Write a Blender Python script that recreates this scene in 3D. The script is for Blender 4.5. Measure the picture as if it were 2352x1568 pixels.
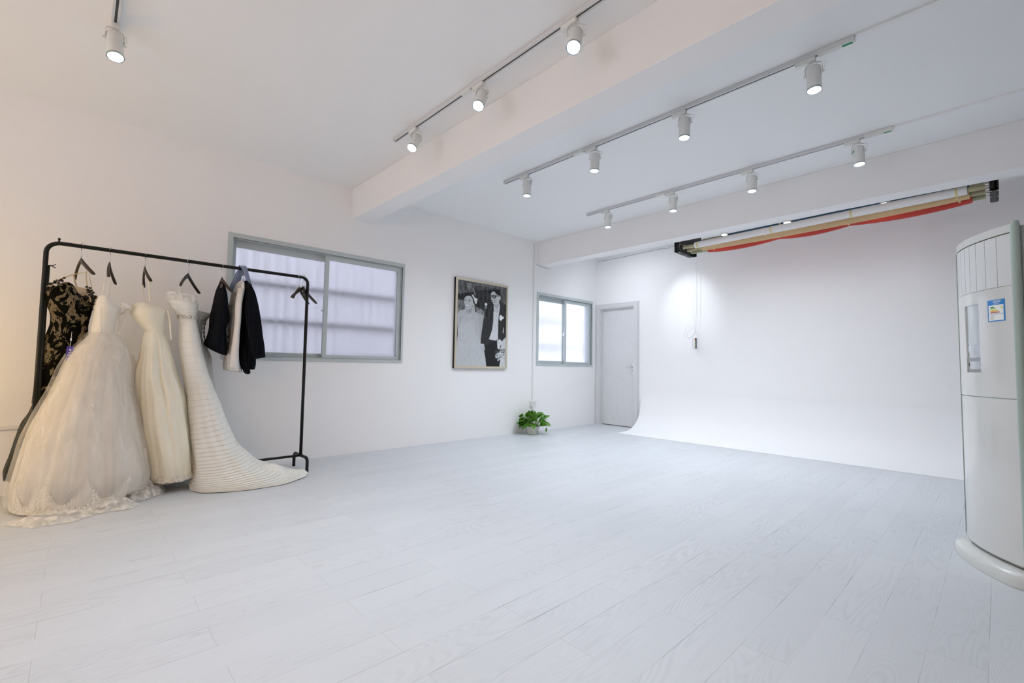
import bpy, bmesh, math, random
from mathutils import Vector, Matrix, noise
PI = math.pi
D = bpy.data
SC = bpy.context.scene
COL = SC.collection
for o in list(D.objects):
    D.objects.remove(o)

# ------------------------------------------------------------------ camera
cam_d = D.cameras.new('camera'); cam = D.objects.new('camera', cam_d); COL.objects.link(cam)
SC.camera = cam
YAW, PITCH, ROLL = math.radians(-46.655), math.radians(3.117), math.radians(0.934)
fw = Vector((math.sin(YAW)*math.cos(PITCH), math.cos(YAW)*math.cos(PITCH), math.sin(PITCH)))
rt = Vector((math.cos(YAW), -math.sin(YAW), 0)); up = rt.cross(fw)
r2 = rt*math.cos(ROLL) + up*math.sin(ROLL); u2 = -rt*math.sin(ROLL) + up*math.cos(ROLL)
M = Matrix((r2, u2, -fw)).transposed().to_4x4(); M.translation = Vector((4.7975, 0, 0.96))
cam.matrix_world = M
cam_d.sensor_width = 36; cam_d.lens = 36*1054.15/2352; cam_d.clip_start = 0.02

# ------------------------------------------------------------------ world, exposure, large lights
W = D.worlds.new('sky'); SC.world = W; W.use_nodes = True
W.node_tree.nodes['Background'].inputs[0].default_value = (0.97, 0.98, 1.0, 1)
W.node_tree.nodes['Background'].inputs[1].default_value = 5.0
SC.view_settings.view_transform = 'Standard'; SC.view_settings.look = 'None'
SC.view_settings.exposure = -0.06; SC.view_settings.gamma = 1.0
SC.view_settings.use_curve_mapping = False
SC.cycles.use_denoising = True
SC.cycles.max_bounces = 10; SC.cycles.diffuse_bounces = 8; SC.cycles.glossy_bounces = 3; SC.cycles.transparent_max_bounces = 16
SC.cycles.use_adaptive_sampling = True; SC.cycles.adaptive_threshold = 0.1; SC.cycles.adaptive_min_samples = 16
SC.cycles.sample_clamp_indirect = 6.0
SPOT_W = 38.0
COOL = (0.83, 0.91, 1.0)

def light(name, kind, loc, energy, color, direction=None, **kw):
    d = D.lights.new(name, kind); d.energy = energy; d.color = color
    for k, v in kw.items(): setattr(d, k, v)
    o = D.objects.new(name, d); COL.objects.link(o); o.location = loc
    if direction is not None: o.rotation_euler = Vector(direction).to_track_quat('-Z', 'Y').to_euler()
    return o
# unseen fills added behind the camera: weak cool at the rear, warm at right
light('rear_fill', 'AREA', (2.6, -3.92, 1.55), 5, (0.90, 0.94, 1.0), (0, 1, -0.05), shape='RECTANGLE', size=3.6, size_y=1.5)
light('warm_fill_right', 'AREA', (5.28, -1.9, 1.6), 29, (1.0, 0.52, 0.18), (-1, 0.1, -0.05), shape='RECTANGLE', size=1.8, size_y=1.3)
# warm bulb of a floor lamp standing left of the picture
light('warm_lamp_bulb', 'POINT', (0.75, -1.05, 0.95), 14, (1.0, 0.60, 0.03), shadow_soft_size=0.09)

# ------------------------------------------------------------------ materials
def mat(name, color=(0.8, 0.8, 0.8), rough=0.5, metal=0.0, **kw):
    m = D.materials.new(name); m.use_nodes = True
    b = m.node_tree.nodes['Principled BSDF']
    b.inputs['Base Color'].default_value = (*color, 1); b.inputs['Roughness'].default_value = rough
    b.inputs['Metallic'].default_value = metal
    for k, v in kw.items(): b.inputs[k.replace('_', ' ')].default_value = v
    return m
class NT:
    def __init__(s, m): s.t = m.node_tree; s.n = s.t.nodes; s.l = s.t.links; s.b = s.n.get('Principled BSDF')
    def node(s, typ, **kw):
        n = s.n.new(typ)
        for k, v in kw.items():
            if k.startswith('i_'): n.inputs[int(k[2:])].default_value = v
            else: setattr(n, k, v)
        return n
    def put(s, sock, v):
        if hasattr(v, 'is_output') or hasattr(v, 'links'): s.l.new(v, sock)
        elif v is not None: sock.default_value = v
    def math(s, op, a, b=None, c=None):
        n = s.n.new('ShaderNodeMath'); n.operation = op
        for i, v in enumerate((a, b, c)):
            if v is not None: s.put(n.inputs[i], v)
        return n.outputs[0]
    def coord(s, which='Object'): return s.n.new('ShaderNodeTexCoord').outputs[which]
    def sep(s, v):
        n = s.n.new('ShaderNodeSeparateXYZ'); s.l.new(v, n.inputs[0]); return n.outputs
    def comb(s, x, y, z):
        n = s.n.new('ShaderNodeCombineXYZ')
        for i, v in enumerate((x, y, z)): s.put(n.inputs[i], v)
        return n.outputs[0]
    def noise(s, vec, scale=5, detail=2, rough=0.5, dist=0.0):
        n = s.n.new('ShaderNodeTexNoise'); s.l.new(vec, n.inputs['Vector'])
        n.inputs['Scale'].default_value = scale; n.inputs['Detail'].default_value = detail
        n.inputs['Roughness'].default_value = rough; n.inputs['Distortion'].default_value = dist
        return n.outputs['Fac']
    def ramp(s, fac, stops):
        n = s.n.new('ShaderNodeValToRGB'); s.l.new(fac, n.inputs[0]); e = n.color_ramp.elements
        while len(e) < len(stops): e.new(0.5)
        for i, (p, c) in enumerate(stops):
            e[i].position = p; e[i].color = (*c, 1) if len(c) == 3 else c
        return n.outputs[0]
    def mix(s, fac, a, b):
        n = s.n.new('ShaderNodeMix'); n.data_type = 'RGBA'
        s.put(n.inputs[0], fac)
        for i, v in ((6, a), (7, b)):
            if isinstance(v, tuple): n.inputs[i].default_value = (*v, 1) if len(v) == 3 else v
            else: s.l.new(v, n.inputs[i])
        return n.outputs[2]
    def bump(s, h, strength=0.2, dist=0.01):
        n = s.n.new('ShaderNodeBump'); n.inputs['Strength'].default_value = strength
        n.inputs['Distance'].default_value = dist; s.l.new(h, n.inputs['Height'])
        s.l.new(n.outputs[0], s.b.inputs['Normal'])
    def scale(s, v, sc):
        n = s.n.new('ShaderNodeMapping'); s.l.new(v, n.inputs[0]); n.inputs['Scale'].default_value = sc; return n.outputs[0]

def m_wall(name, c):
    m = mat(name, c, 0.75); t = NT(m); co = t.coord()
    f = t.noise(co, 1.3, 3); t.l.new(t.mix(f, tuple(x*0.985 for x in c), tuple(min(1, x*1.01) for x in c)), t.b.inputs['Base Color'])
    t.bump(t.noise(co, 60, 4), 0.06, 0.003); return m
WALL = m_wall('white_wall_paint', (0.875, 0.87, 0.87))
WALL_DIM = m_wall('grey_falloff_paint', (0.40, 0.40, 0.40))  # unseen right wall, darkened so the light falls off to the right
CEIL = m_wall('white_ceiling_paint', (0.885, 0.89, 0.895))
COVE = m_wall('white_cove_paint', (0.87, 0.87, 0.875))

def m_floor():
    m = mat('white_oak_laminate', (0.7, 0.7, 0.7), 0.38); t = NT(m)
    x, y, z = t.sep(t.coord())
    u = t.math('DIVIDE', t.math('SUBTRACT', x, 1.16), 0.1495)
    row = t.math('FLOOR', u); fu = t.math('FRACT', u)
    par = t.math('FLOORED_MODULO', row, 2.0)
    v = t.math('ADD', t.math('DIVIDE', t.math('ADD', y, 0.06), 0.9), t.math('MULTIPLY', par, 0.5))
    colr = t.math('FLOOR', v); fv = t.math('FRACT', v)
    wn = t.n.new('ShaderNodeTexWhiteNoise'); t.l.new(t.comb(row, colr, 0.0), wn.inputs['Vector'])
    r = wn.outputs['Value']; rc = t.sep(wn.outputs['Color'])
    eu = t.math('MULTIPLY', t.math('MINIMUM', fu, t.math('SUBTRACT', 1.0, fu)), 0.1495)
    ev = t.math('MULTIPLY', t.math('MINIMUM', fv, t.math('SUBTRACT', 1.0, fv)), 0.9)
    co = t.coord()
    gap = t.math('ADD', 0.0001, t.math('MULTIPLY', t.math('POWER', t.noise(t.scale(co, (1.0, 1.0, 1)), 2.4, 3), 5.0), 0.016))
    su = t.math('LESS_THAN', eu, gap); sv = t.math('LESS_THAN', ev, 0.0010)
    # cathedral grain: contour lines of a stretched noise, shifted per plank
    gv = t.comb(t.math('ADD', t.math('MULTIPLY', x, 13.0), t.math('MULTIPLY', r, 37.0)),
                t.math('ADD', t.math('MULTIPLY', y, 1.5), t.math('MULTIPLY', rc[1], 53.0)), t.math('MULTIPLY', rc[2], 19.0))
    n1 = t.noise(gv, 0.75, 1.2, 0.4, 0.25)
    ring = t.math('SINE', t.math('MULTIPLY', n1, 150.0))
    ring = t.math('POWER', t.math('ADD', t.math('MULTIPLY', ring, 0.5), 0.5), 2.2)
    msk = t.ramp(t.noise(gv, 0.35, 1), [(0.40, (0.12,)*3), (0.62, (1,)*3)])
    ring = t.math('MULTIPLY', ring, t.sep(msk)[0])
    fine = t.noise(t.comb(t.math('MULTIPLY', x, 260.0), t.math('MULTIPLY', y, 5.0), r), 1.0, 3)
    knot = t.ramp(t.noise(t.comb(t.math('MULTIPLY', x, 16.0), t.math('MULTIPLY', y, 5.0), r), 1.0, 2), [(0.70, (0,)*3), (0.80, (1,)*3)])
    base = t.mix(r, (0.615, 0.640, 0.668), (0.655, 0.678, 0.706))
    base = t.mix(t.math('MULTIPLY', fine, 0.35), base, (0.55, 0.565, 0.58))
    base = t.mix(t.math('MULTIPLY', ring, 0.34), base, (0.45, 0.465, 0.49))
    base = t.mix(t.math('MULTIPLY', t.sep(knot)[0], 0.4), base, (0.42, 0.41, 0.40))
    base = t.mix(t.math('MULTIPLY', su, 0.42), base, (0.14, 0.14, 0.15))
    base = t.mix(t.math('MULTIPLY', sv, 0.30), base, (0.2, 0.2, 0.2))
    t.l.new(base, t.b.inputs['Base Color'])
    t.l.new(t.math('ADD', 0.33, t.math('MULTIPLY', t.noise(co, 6, 4), 0.16)), t.b.inputs['Roughness'])
    t.b.inputs['Specular IOR Level'].default_value = 0.35
    t.bump(t.math('SUBTRACT', t.math('MULTIPLY', ring, -0.25), t.math('ADD', su, sv)), 0.06, 0.001)
    return m
FLOOR = m_floor()

def m_cloth(name, c, rough=0.85, scale=220, bump=0.15, sheen=0.2, wrinkle=0.0):
    m = mat(name, c, rough, 0.0, Specular_IOR_Level=0.12 if max(c) < 0.1 else 0.4); t = NT(m); co = t.coord()
    t.b.inputs['Sheen Weight'].default_value = sheen
    h = t.noise(co, scale, 2)
    if wrinkle:
        h = t.math('ADD', t.math('MULTIPLY', h, 0.3), t.math('MULTIPLY', t.noise(t.scale(co, (1, 1, 0.5)), 22, 4, 0.6, 0.6), wrinkle))
    t.bump(h, bump, 0.004)
    t.l.new(t.mix(t.noise(co, 9, 3), tuple(x*0.95 for x in c), tuple(min(1, x*1.03) for x in c)), t.b.inputs['Base Color'])
    return m
IVORY = m_cloth('ivory_satin', (0.80, 0.765, 0.68), 0.6, 60, 0.35, 0.1, 2.2)
IVORY_SOFT = m_cloth('ivory_lining', (0.80, 0.755, 0.67), 0.9, 90, 0.2)
CREAM = m_cloth('cream_taffeta', (0.84, 0.79, 0.64), 0.5, 40, 0.6, 0.1, 3.0)
CHIFFON = m_cloth('ivory_chiffon', (0.81, 0.80, 0.74), 0.9, 120, 0.2, 0.3, 1.0)
GREYLACE = m_cloth('pale_grey_chiffon', (0.62, 0.61, 0.58), 0.9, 120, 0.3, 0.2, 1.5)
NAVY = m_cloth('navy_suiting', (0.013, 0.018, 0.030), 0.95, 260, 0.12, 0.0)
NAVY2 = m_cloth('navy_check_suiting', (0.018, 0.023, 0.040), 0.95, 260, 0.12, 0.0)
def add_check(m):
    t = NT(m); x, y, z = t.sep(t.coord())
    a = t.math('LESS_THAN', t.math('FRACT', t.math('MULTIPLY', z, 16.0)), 0.035)
    b = t.math('LESS_THAN', t.math('FRACT', t.math('MULTIPLY', t.math('ADD', y, t.math('MULTIPLY', x, 0.5)), 26.0)), 0.05)
    t.l.new(t.mix(t.math('MAXIMUM', a, b), (0.0030, 0.0045, 0.008), (0.010, 0.013, 0.022)), t.b.inputs['Base Color'])
add_check(NAVY2); add_check(NAVY)
NAVY_LINING = mat('black_satin_lining', (0.004, 0.0045, 0.006), 0.5, 0.0, Specular_IOR_Level=0.2)
SHIRT = m_cloth('white_shirt_cotton', (0.74, 0.72, 0.70), 0.85, 60, 0.35, 0.1, 2.5)
BLUEGREY = m_cloth('slate_blue_cloth', (0.20, 0.25, 0.37), 0.85, 200, 0.2, 0.2, 1.0)
TAN = m_cloth('tan_lining', (0.62, 0.50, 0.33), 0.8, 200, 0.1)

def m_lace(name, thread, hole_alpha, base_rgb, scale=30):
    m = mat(name, thread, 0.85); t = NT(m); co = t.coord()
    v = t.n.new('ShaderNodeTexVoronoi'); v.feature = 'DISTANCE_TO_EDGE'; v.inputs['Scale'].default_value = scale*2.1
    wv = t.n.new('ShaderNodeVectorMath'); wv.operation = 'ADD'
    nn = t.n.new('ShaderNodeTexNoise'); nn.inputs['Scale'].default_value = scale*0.7; t.l.new(co, nn.inputs['Vector'])
    sc = t.n.new('ShaderNodeVectorMath'); sc.operation = 'SCALE'; sc.inputs['Scale'].default_value = 0.06
    t.l.new(nn.outputs['Color'], sc.inputs[0]); t.l.new(co, wv.inputs[0]); t.l.new(sc.outputs[0], wv.inputs[1])
    t.l.new(wv.outputs[0], v.inputs['Vector'])
    edge = t.math('LESS_THAN', v.outputs['Distance'], 0.10)
    t.l.new(t.mix(edge, base_rgb, thread), t.b.inputs['Base Color'])
    t.l.new(t.math('MAXIMUM', edge, hole_alpha), t.b.inputs['Alpha'])
    t.bump(edge, 0.6, 0.003); return m
LACE_WHITE = m_lace('white_corded_lace', (0.90, 0.87, 0.80), 0.62, (0.74, 0.69, 0.58), 46)
def m_blacklace():
    m = mat('black_lace_on_tan', (0.02, 0.02, 0.02), 0.95, 0.0, Specular_IOR_Level=0.05); t = NT(m); co = t.coord()
    n1 = t.noise(t.scale(co, (1, 1.0, 0.62)), 17, 3, 0.62, 1.3)
    a = t.math('GREATER_THAN', n1, 0.462)
    n2 = t.math('LESS_THAN', t.math('ABSOLUTE', t.math('SUBTRACT', t.noise(co, 30, 2, 0.5, 1.0), 0.5)), 0.014)
    x, y, z = t.sep(co)
    net = t.math('GREATER_THAN', t.math('MULTIPLY', t.math('SINE', t.math('MULTIPLY', t.math('ADD', y, z), 640.0)), t.math('SINE', t.math('MULTIPLY', t.math('SUBTRACT', y, z), 640.0))), 0.10)
    under = t.mix(net, (0.25, 0.20, 0.125), (0.06, 0.05, 0.032))
    t.l.new(t.mix(t.math('MAXIMUM', a, n2), under, (0.005, 0.0055, 0.005)), t.b.inputs['Base Color'])
    t.bump(n1, 0.5, 0.004); return m
BLACKLACE = m_blacklace()
def m_veil(name, c, a0, a1, stretch=(6, 6, 0.7), sc=6.0, net=False):
    m = mat(name, c, 0.95); t = NT(m); co = t.coord(); t.b.inputs['Sheen Weight'].default_value = 0.3
    n = t.noise(t.scale(co, stretch), sc, 2, 0.45, 0.4)
    r = t.ramp(n, [(0.30, (a0,)*3), (0.52, ((a0+a1)/2,)*3), (0.68, (a1,)*3)])
    a = t.sep(r)[0]
    if net:
        x, y, z = t.sep(co)
        k = t.math('GREATER_THAN', t.math('MULTIPLY', t.math('SINE', t.math('MULTIPLY', t.math('ADD', y, z), 420.0)), t.math('SINE', t.math('MULTIPLY', t.math('SUBTRACT', y, z), 420.0))), 0.0)
        a = t.math('ADD', a, t.math('MULTIPLY', k, 0.12))
    t.l.new(a, t.b.inputs['Alpha']); return m
TULLE = m_veil('ivory_tulle', (0.84, 0.80, 0.73), 0.50, 0.80, (1.3, 1.3, 0.06), 9.0)
TULLE2 = m_veil('thin_ivory_tulle', (0.84, 0.80, 0.73), 0.14, 0.36, (1.6, 1.6, 0.07), 9.0)
BLACKNET = m_veil('black_net', (0.012, 0.014, 0.010), 0.62, 0.97, (1.5, 1.5, 0.4), 9.0, True)

BLACK = mat('black_powder_coat', (0.006, 0.0075, 0.007), 0.42, 0.0, Specular_IOR_Level=0.3)
DARKWOOD = mat('dark_hanger_wood', (0.036, 0.026, 0.020), 0.45, 0.0, Specular_IOR_Level=0.35)
CHROME = mat('chrome', (0.72, 0.72, 0.73), 0.22, 1.0)
LAMPWHITE = mat('white_lamp_enamel', (0.74, 0.75, 0.73), 0.45)
RAILWHITE = mat('white_rail_enamel', (0.66, 0.67, 0.69), 0.4)
PLASTIC = mat('white_plastic', (0.76, 0.76, 0.75), 0.45)
SLOT = mat('dark_track_slot', (0.055, 0.06, 0.058), 0.6)
GREEN = mat('green_label', (0.02, 0.30, 0.13), 0.5)
LABELW = mat('white_label', (0.80, 0.82, 0.80), 0.5)
def m_emit(name, c, s):
    m = mat(name, c, 0.4); b = m.node_tree.nodes['Principled BSDF']
    b.inputs['Emission Color'].default_value = (*c, 1); b.inputs['Emission Strength'].default_value = s; return m
LENS = m_emit('lit_lens', (0.86, 0.93, 1.0), 14.0)
LENSRIM = mat('lens_rim_glass', (0.28, 0.36, 0.40), 0.2, 0.6)
BULB = m_emit('warm_bulb', (1.0, 0.6, 0.25), 8.0)
WINFRAME = m_wall('grey_green_window_paint', (0.50, 0.55, 0.56)); NT(WINFRAME).b.inputs['Roughness'].default_value = 0.5
def m_wood_white():
    m = mat('pale_grey_wood_grain', (0.68, 0.68, 0.68), 0.55); t = NT(m)
    x, y, z = t.sep(t.coord())
    v = t.comb(t.math('MULTIPLY', x, 9.0), y, t.math('MULTIPLY', z, 1.2))
    ring = t.math('POWER', t.math('ADD', t.math('MULTIPLY', t.math('SINE', t.math('MULTIPLY', t.noise(v, 1.0, 1.2, 0.4, 0.3), 80.0)), 0.5), 0.5), 2.0)
    fine = t.noise(t.comb(t.math('MULTIPLY', x, 180.0), y, t.math('MULTIPLY', z, 5.0)), 1.0, 2)
    c = t.mix(t.math('MULTIPLY', ring, 0.28), (0.70, 0.70, 0.70), (0.55, 0.56, 0.58))
    c = t.mix(t.math('MULTIPLY', fine, 0.4), c, (0.60, 0.61, 0.62)); t.l.new(c, t.b.inputs['Base Color']); return m
DOORWOOD = m_wood_white()
CASING = mat('pale_grey_casing', (0.66, 0.66, 0.67), 0.5)
def m_frost():
    m = D.materials.new('frosted_glass'); m.use_nodes = True; t = NT(m); t.n.remove(t.b)
    g = t.n.new('ShaderNodeBsdfRefraction'); g.inputs['IOR'].default_value = 1.0001; g.inputs['Roughness'].default_value = 0.0
    g = t.n.new('ShaderNodeBsdfRefraction'); g.inputs['IOR'].default_value = 1.12
    co = t.coord(); t.l.new(t.math('ADD', 0.58, t.math('MULTIPLY', t.noise(co, 5, 3), 0.14)), g.inputs['Roughness'])
    g.inputs['Color'].default_value = (0.94, 0.95, 1.0, 1)
    d = t.n.new('ShaderNodeBsdfDiffuse'); d.inputs['Color'].default_value = (0.75, 0.76, 0.80, 1)
    mx = t.n.new('ShaderNodeMixShader'); sp = t.ramp(t.noise(co, 28, 5, 0.7), [(0.55, (0.10,)*3), (0.75, (0.30,)*3)])
    t.l.new(sp, mx.inputs[0]); t.l.new(g.outputs[0], mx.inputs[1]); t.l.new(d.outputs[0], mx.inputs[2])
    t.l.new(mx.outputs[0], t.n['Material Output'].inputs[0]); return m
FROST = m_frost()
def m_panel(name, c, tr):
    m = D.materials.new(name); m.use_nodes = True; t = NT(m); t.n.remove(t.b)
    a = t.n.new('ShaderNodeBsdfTranslucent'); a.inputs[0].default_value = (*c, 1)
    d = t.n.new('ShaderNodeBsdfDiffuse'); d.inputs[0].default_value = (*c, 1)
    mx = t.n.new('ShaderNodeMixShader'); mx.inputs[0].default_value = tr
    t.l.new(d.outputs[0], mx.inputs[1]); t.l.new(a.outputs[0], mx.inputs[2]); t.l.new(mx.outputs[0], t.n['Material Output'].inputs[0]); return m
PANEL_A = m_panel('dim_ribbed_plastic', (0.58, 0.58, 0.605), 0.75)  # dimmer copy of the fence plastic, lower light put into its colour
PANEL_B = m_panel('bright_ribbed_plastic', (0.72, 0.73, 0.75), 0.9)  # brighter copy, colour and translucency raised for the brighter window
ACW = mat('cream_ac_plastic', (0.62, 0.635, 0.615), 0.22, 0.0, Coat_Weight=0.3, Coat_Roughness=0.08)
ACPANEL = mat('glossy_cream_panel', (0.63, 0.64, 0.62), 0.12, 0.0, Coat_Weight=0.5, Coat_Roughness=0.03)
ACSLAT = mat('pale_louver_plastic', (0.64, 0.66, 0.66), 0.3)
ACTRIM = mat('grey_green_trim', (0.36, 0.44, 0.40), 0.35)
ACDARK = mat('dark_gap', (0.13, 0.12, 0.10), 0.8)
ACSIDE = mat('shaded_ac_side', (0.30, 0.32, 0.32), 0.6)  # cabinet side's shade is put into this grey; also used for print
SILVER = mat('silver_foil', (0.62, 0.64, 0.66), 0.18, 0.9)
GLASSP = mat('pale_display_glass', (0.50, 0.55, 0.57), 0.06, 0.0, Coat_Weight=1.0)

# ------------------------------------------------------------------ mesh helpers
def link(name, bm, m, parent=None, smooth=False, loc=None):
    me = D.meshes.new(name); bmesh.ops.recalc_face_normals(bm, faces=bm.faces); bm.to_mesh(me); bm.free()
    if m: me.materials.append(m)
    if smooth:
        for p in me.polygons: p.use_smooth = True
        if smooth == 'auto': me.set_sharp_from_angle(angle=math.radians(40))
    o = D.objects.new(name, me); COL.objects.link(o)
    if parent: o.parent = parent
    if loc: o.location = loc
    return o
def tag(o, label, cat, group=None):
    o['label'] = label; o['category'] = cat
    if group: o['group'] = group
    return o
def thing(name, label, cat, loc=(0, 0, 0), rz=0.0, group=None):
    o = D.objects.new(name, None); COL.objects.link(o); o.location = loc; o.rotation_euler = (0, 0, rz)
    o.empty_display_size = 0.05
    return tag(o, label, cat, group)
def struct(name, label=None, o=None, loc=(0, 0, 0)):
    if o is None:
        o = D.objects.new(name, None); COL.objects.link(o); o.location = loc
    o['kind'] = 'structure'
    if label: o['label'] = label
    return o
def box(bm, x0, x1, y0, y1, z0, z1, bev=0.0, mtx=None):
    r = bmesh.ops.create_cube(bm, size=1.0); vs = r['verts']
    for v in vs: v.co = Vector(((x0+x1)/2 + v.co.x*(x1-x0), (y0+y1)/2 + v.co.y*(y1-y0), (z0+z1)/2 + v.co.z*(z1-z0)))
    if bev:
        es = list({e for v in vs for e in v.link_edges})
        g = bmesh.ops.bevel(bm, geom=es, offset=bev, segments=2, profile=0.5, affect='EDGES')
        vs = list({v for f in g['faces'] for v in f.verts} | {v for v in vs if v.is_valid})
    if mtx is not None:
        for v in vs: v.co = mtx @ v.co
    return vs
def bx(*a, **k):
    bm = bmesh.new(); box(bm, *a, **k); return bm
def cyl(bm, p0, p1, r0, r1=None, n=20, cap=True):
    p0, p1 = Vector(p0), Vector(p1); d = p1-p0; q = d.to_track_quat('Z', 'Y'); r1 = r0 if r1 is None else r1
    a = [bm.verts.new(p0 + q @ Vector((r0*math.cos(2*PI*i/n), r0*math.sin(2*PI*i/n), 0))) for i in range(n)]
    b = [bm.verts.new(p1 + q @ Vector((r1*math.cos(2*PI*i/n), r1*math.sin(2*PI*i/n), 0))) for i in range(n)]
    for i in range(n): bm.faces.new((a[i], a[(i+1) % n], b[(i+1) % n], b[i]))
    if cap: bm.faces.new(a[::-1]); bm.faces.new(b)
def tube(bm, pts, r, n=10, closed=False):
    pts = [Vector(p) for p in pts]; N = len(pts); rings = []; prev = None
    for i, p in enumerate(pts):
        a = pts[i-1] if (i > 0 or closed) else p; b = pts[(i+1) % N] if (i < N-1 or closed) else p
        d = (b-a).normalized()
        if prev is None:
            s = d.orthogonal().normalized()
        else:
            s = (prev - d*prev.dot(d)).normalized()
        prev = s; w = d.cross(s); rr = r[i] if isinstance(r, (list, tuple)) else r
        rings.append([bm.verts.new(p + (s*math.cos(2*PI*k/n) + w*math.sin(2*PI*k/n))*rr) for k in range(n)])
    for i in range(N if closed else N-1):
        A, B = rings[i], rings[(i+1) % N]
        for k in range(n): bm.faces.new((A[k], A[(k+1) % n], B[(k+1) % n], B[k]))
    if not closed: bm.faces.new(rings[0][::-1]); bm.faces.new(rings[-1])
def smooth_path(pts, sub=6):
    P = [Vector(p) for p in pts]; out = []
    for i in range(len(P)-1):
        p0, p1, p2, p3 = P[max(i-1, 0)], P[i], P[i+1], P[min(i+2, len(P)-1)]
        for k in range(sub):
            t = k/sub
            out.append(0.5*((2*p1) + (p2-p0)*t + (2*p0-5*p1+4*p2-p3)*t*t + (3*p1-p0-3*p2+p3)*t**3))
    out.append(P[-1]); return out
def interp(rows, n):
    """Catmull-Rom resample of equally long number rows."""
    out = []; K = len(rows)
    for j in range(n):
        t = j*(K-1)/(n-1); i = min(int(t), K-2); t -= i
        a, b, c, d = rows[max(i-1, 0)], rows[i], rows[i+1], rows[min(i+2, K-1)]
        out.append([0.5*((2*b[q]) + (c[q]-a[q])*t + (2*a[q]-5*b[q]+4*c[q]-d[q])*t*t + (3*b[q]-a[q]-3*c[q]+d[q])*t**3) for q in range(len(b))])
    return out
def loft(rows, n_rings=60, n=96, fold=None, cap_top=False, cap_bot=False, seed=0, top=None, tier=None, crumple=0.0, arc=(0, 1)):
    """rows: (yL, zL, yR, zR, x_back, x_front[, fold amplitude]).  Closed rings, smooth folds that run down the cloth."""
    rows = [tuple(r) + (0.0,)*(7-len(r)) for r in rows]
    R = interp(rows, n_rings); bm = bmesh.new(); rings = []
    rnd = random.Random(seed); ph = [rnd.random()*6.28 for _ in range(6)]
    fr = fold or (9, 17, 29)
    closed = arc == (0, 1)
    for j, (yl, zl, yr, zr, xb, xf, am) in enumerate(R):
        ring = []; t = j/(n_rings-1)
        for k in range(n if closed else n+1):
            a = 2*PI*(arc[0] + (arc[1]-arc[0])*k/n)
            f = 1 + am*(0.5*math.sin(fr[0]*a+ph[0]+0.7*t) + 0.33*math.sin(fr[1]*a+ph[1]-0.5*t) + 0.2*math.sin(fr[2]*a+ph[2]))
            if tier:
                f += tier[1]*(((t*tier[0] + 0.05*math.sin(3*a+ph[3]+4*t)) % 1.0) - 0.5)
            c, s = math.cos(a), math.sin(a)
            y = (yl+yr)/2 + (yr-yl)/2*c*f; x = (xb+xf)/2 + (xf-xb)/2*s*f; z = zl + (zr-zl)*(1+c)/2
            if crumple:
                q = noise.noise_vector(Vector((x*7+seed, y*7, z*6)))
                x += q.x*crumple; y += q.y*crumple*0.6; z += q.z*crumple*0.5*(0 if j == 0 else 1)
            if top and j < 10: z += top(c, s, y)*(1-j/10)
            ring.append(bm.verts.new((x, y, max(z, 0.004))))
        rings.append(ring)
    L = len(rings[0])
    for j in range(n_rings-1):
        A, B = rings[j], rings[j+1]
        for k in range(L if closed else L-1): bm.faces.new((A[k], A[(k+1) % L], B[(k+1) % L], B[k]))
    if cap_top: bm.faces.new(rings[0][::-1])
    if cap_bot: bm.faces.new(rings[-1])
    return bm
def strap(pts, w, th=0.002, axis=(0, 1, 0)):
    """a flat ribbon of width w (list or number) along a path"""
    P = smooth_path(pts, 6); bm = bmesh.new(); ax = Vector(axis).normalized(); N = len(P); prev = None
    for i, p in enumerate(P):
        ww = (w[0] + (w[1]-w[0])*i/(N-1)) if isinstance(w, (tuple, list)) else w
        d = (P[min(i+1, N-1)]-P[max(i-1, 0)]).normalized(); nn = d.cross(ax).normalized()
        q = [bm.verts.new(p + ax*sx*ww/2 + nn*sy*th/2) for sx, sy in ((-1, -1), (1, -1), (1, 1), (-1, 1))]
        if prev:
            for k in range(4): bm.faces.new((prev[k], prev[(k+1) % 4], q[(k+1) % 4], q[k]))
        else: bm.faces.new(q[::-1])
        prev = q
    bm.faces.new(prev); return bm
def sphere(bm, c, r, sx=1, sy=1, sz=1, u=14, v=9):
    g = bmesh.ops.create_uvsphere(bm, u_segments=u, v_segments=v, radius=r)
    for w in g['verts']: w.co = Vector((w.co.x*sx, w.co.y*sy, w.co.z*sz)) + Vector(c)

# ------------------------------------------------------------------ the room
ZC = 2.87; YB = 6.55; XR = 5.36; YR = -4.0
struct('floor', 'white oak laminate floor laid in staggered planks', link('floor', bx(-0.2, XR+0.2, YR-0.2, YB+0.3, -0.06, 0.0), FLOOR))
struct('ceiling', 'plain white painted ceiling', link('ceiling', bx(-0.2, XR+0.2, YR-0.2, YB+0.3, ZC, ZC+0.1), CEIL))
def wall_holes(axis, a0, a1, t0, t1, holes, zc=ZC):
    """wall slab between a0..a1 along its length, thickness t0..t1, with rectangular holes (a, b, z0, z1)"""
    A = sorted({a0, a1, *[h[0] for h in holes], *[h[1] for h in holes]}); Z = sorted({0.0, zc, *[h[2] for h in holes], *[h[3] for h in holes]})
    bm = bmesh.new()
    for i in range(len(A)-1):
        for j in range(len(Z)-1):
            ca, cz = (A[i]+A[i+1])/2, (Z[j]+Z[j+1])/2
            if any(h[0] < ca < h[1] and h[2] < cz < h[3] for h in holes): continue
            if axis == 'y': box(bm, t0, t1, A[i], A[i+1], Z[j], Z[j+1])
            else: box(bm, A[i], A[i+1], t0, t1, Z[j], Z[j+1])
    bmesh.ops.remove_doubles(bm, verts=bm.verts, dist=1e-5)
    dup = {}
    for f in bm.faces: dup.setdefault(tuple(round(c, 4) for c in f.calc_center_median()), []).append(f)
    bmesh.ops.delete(bm, geom=[f for fs in dup.values() if len(fs) > 1 for f in fs], context='FACES')
    return bm
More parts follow.
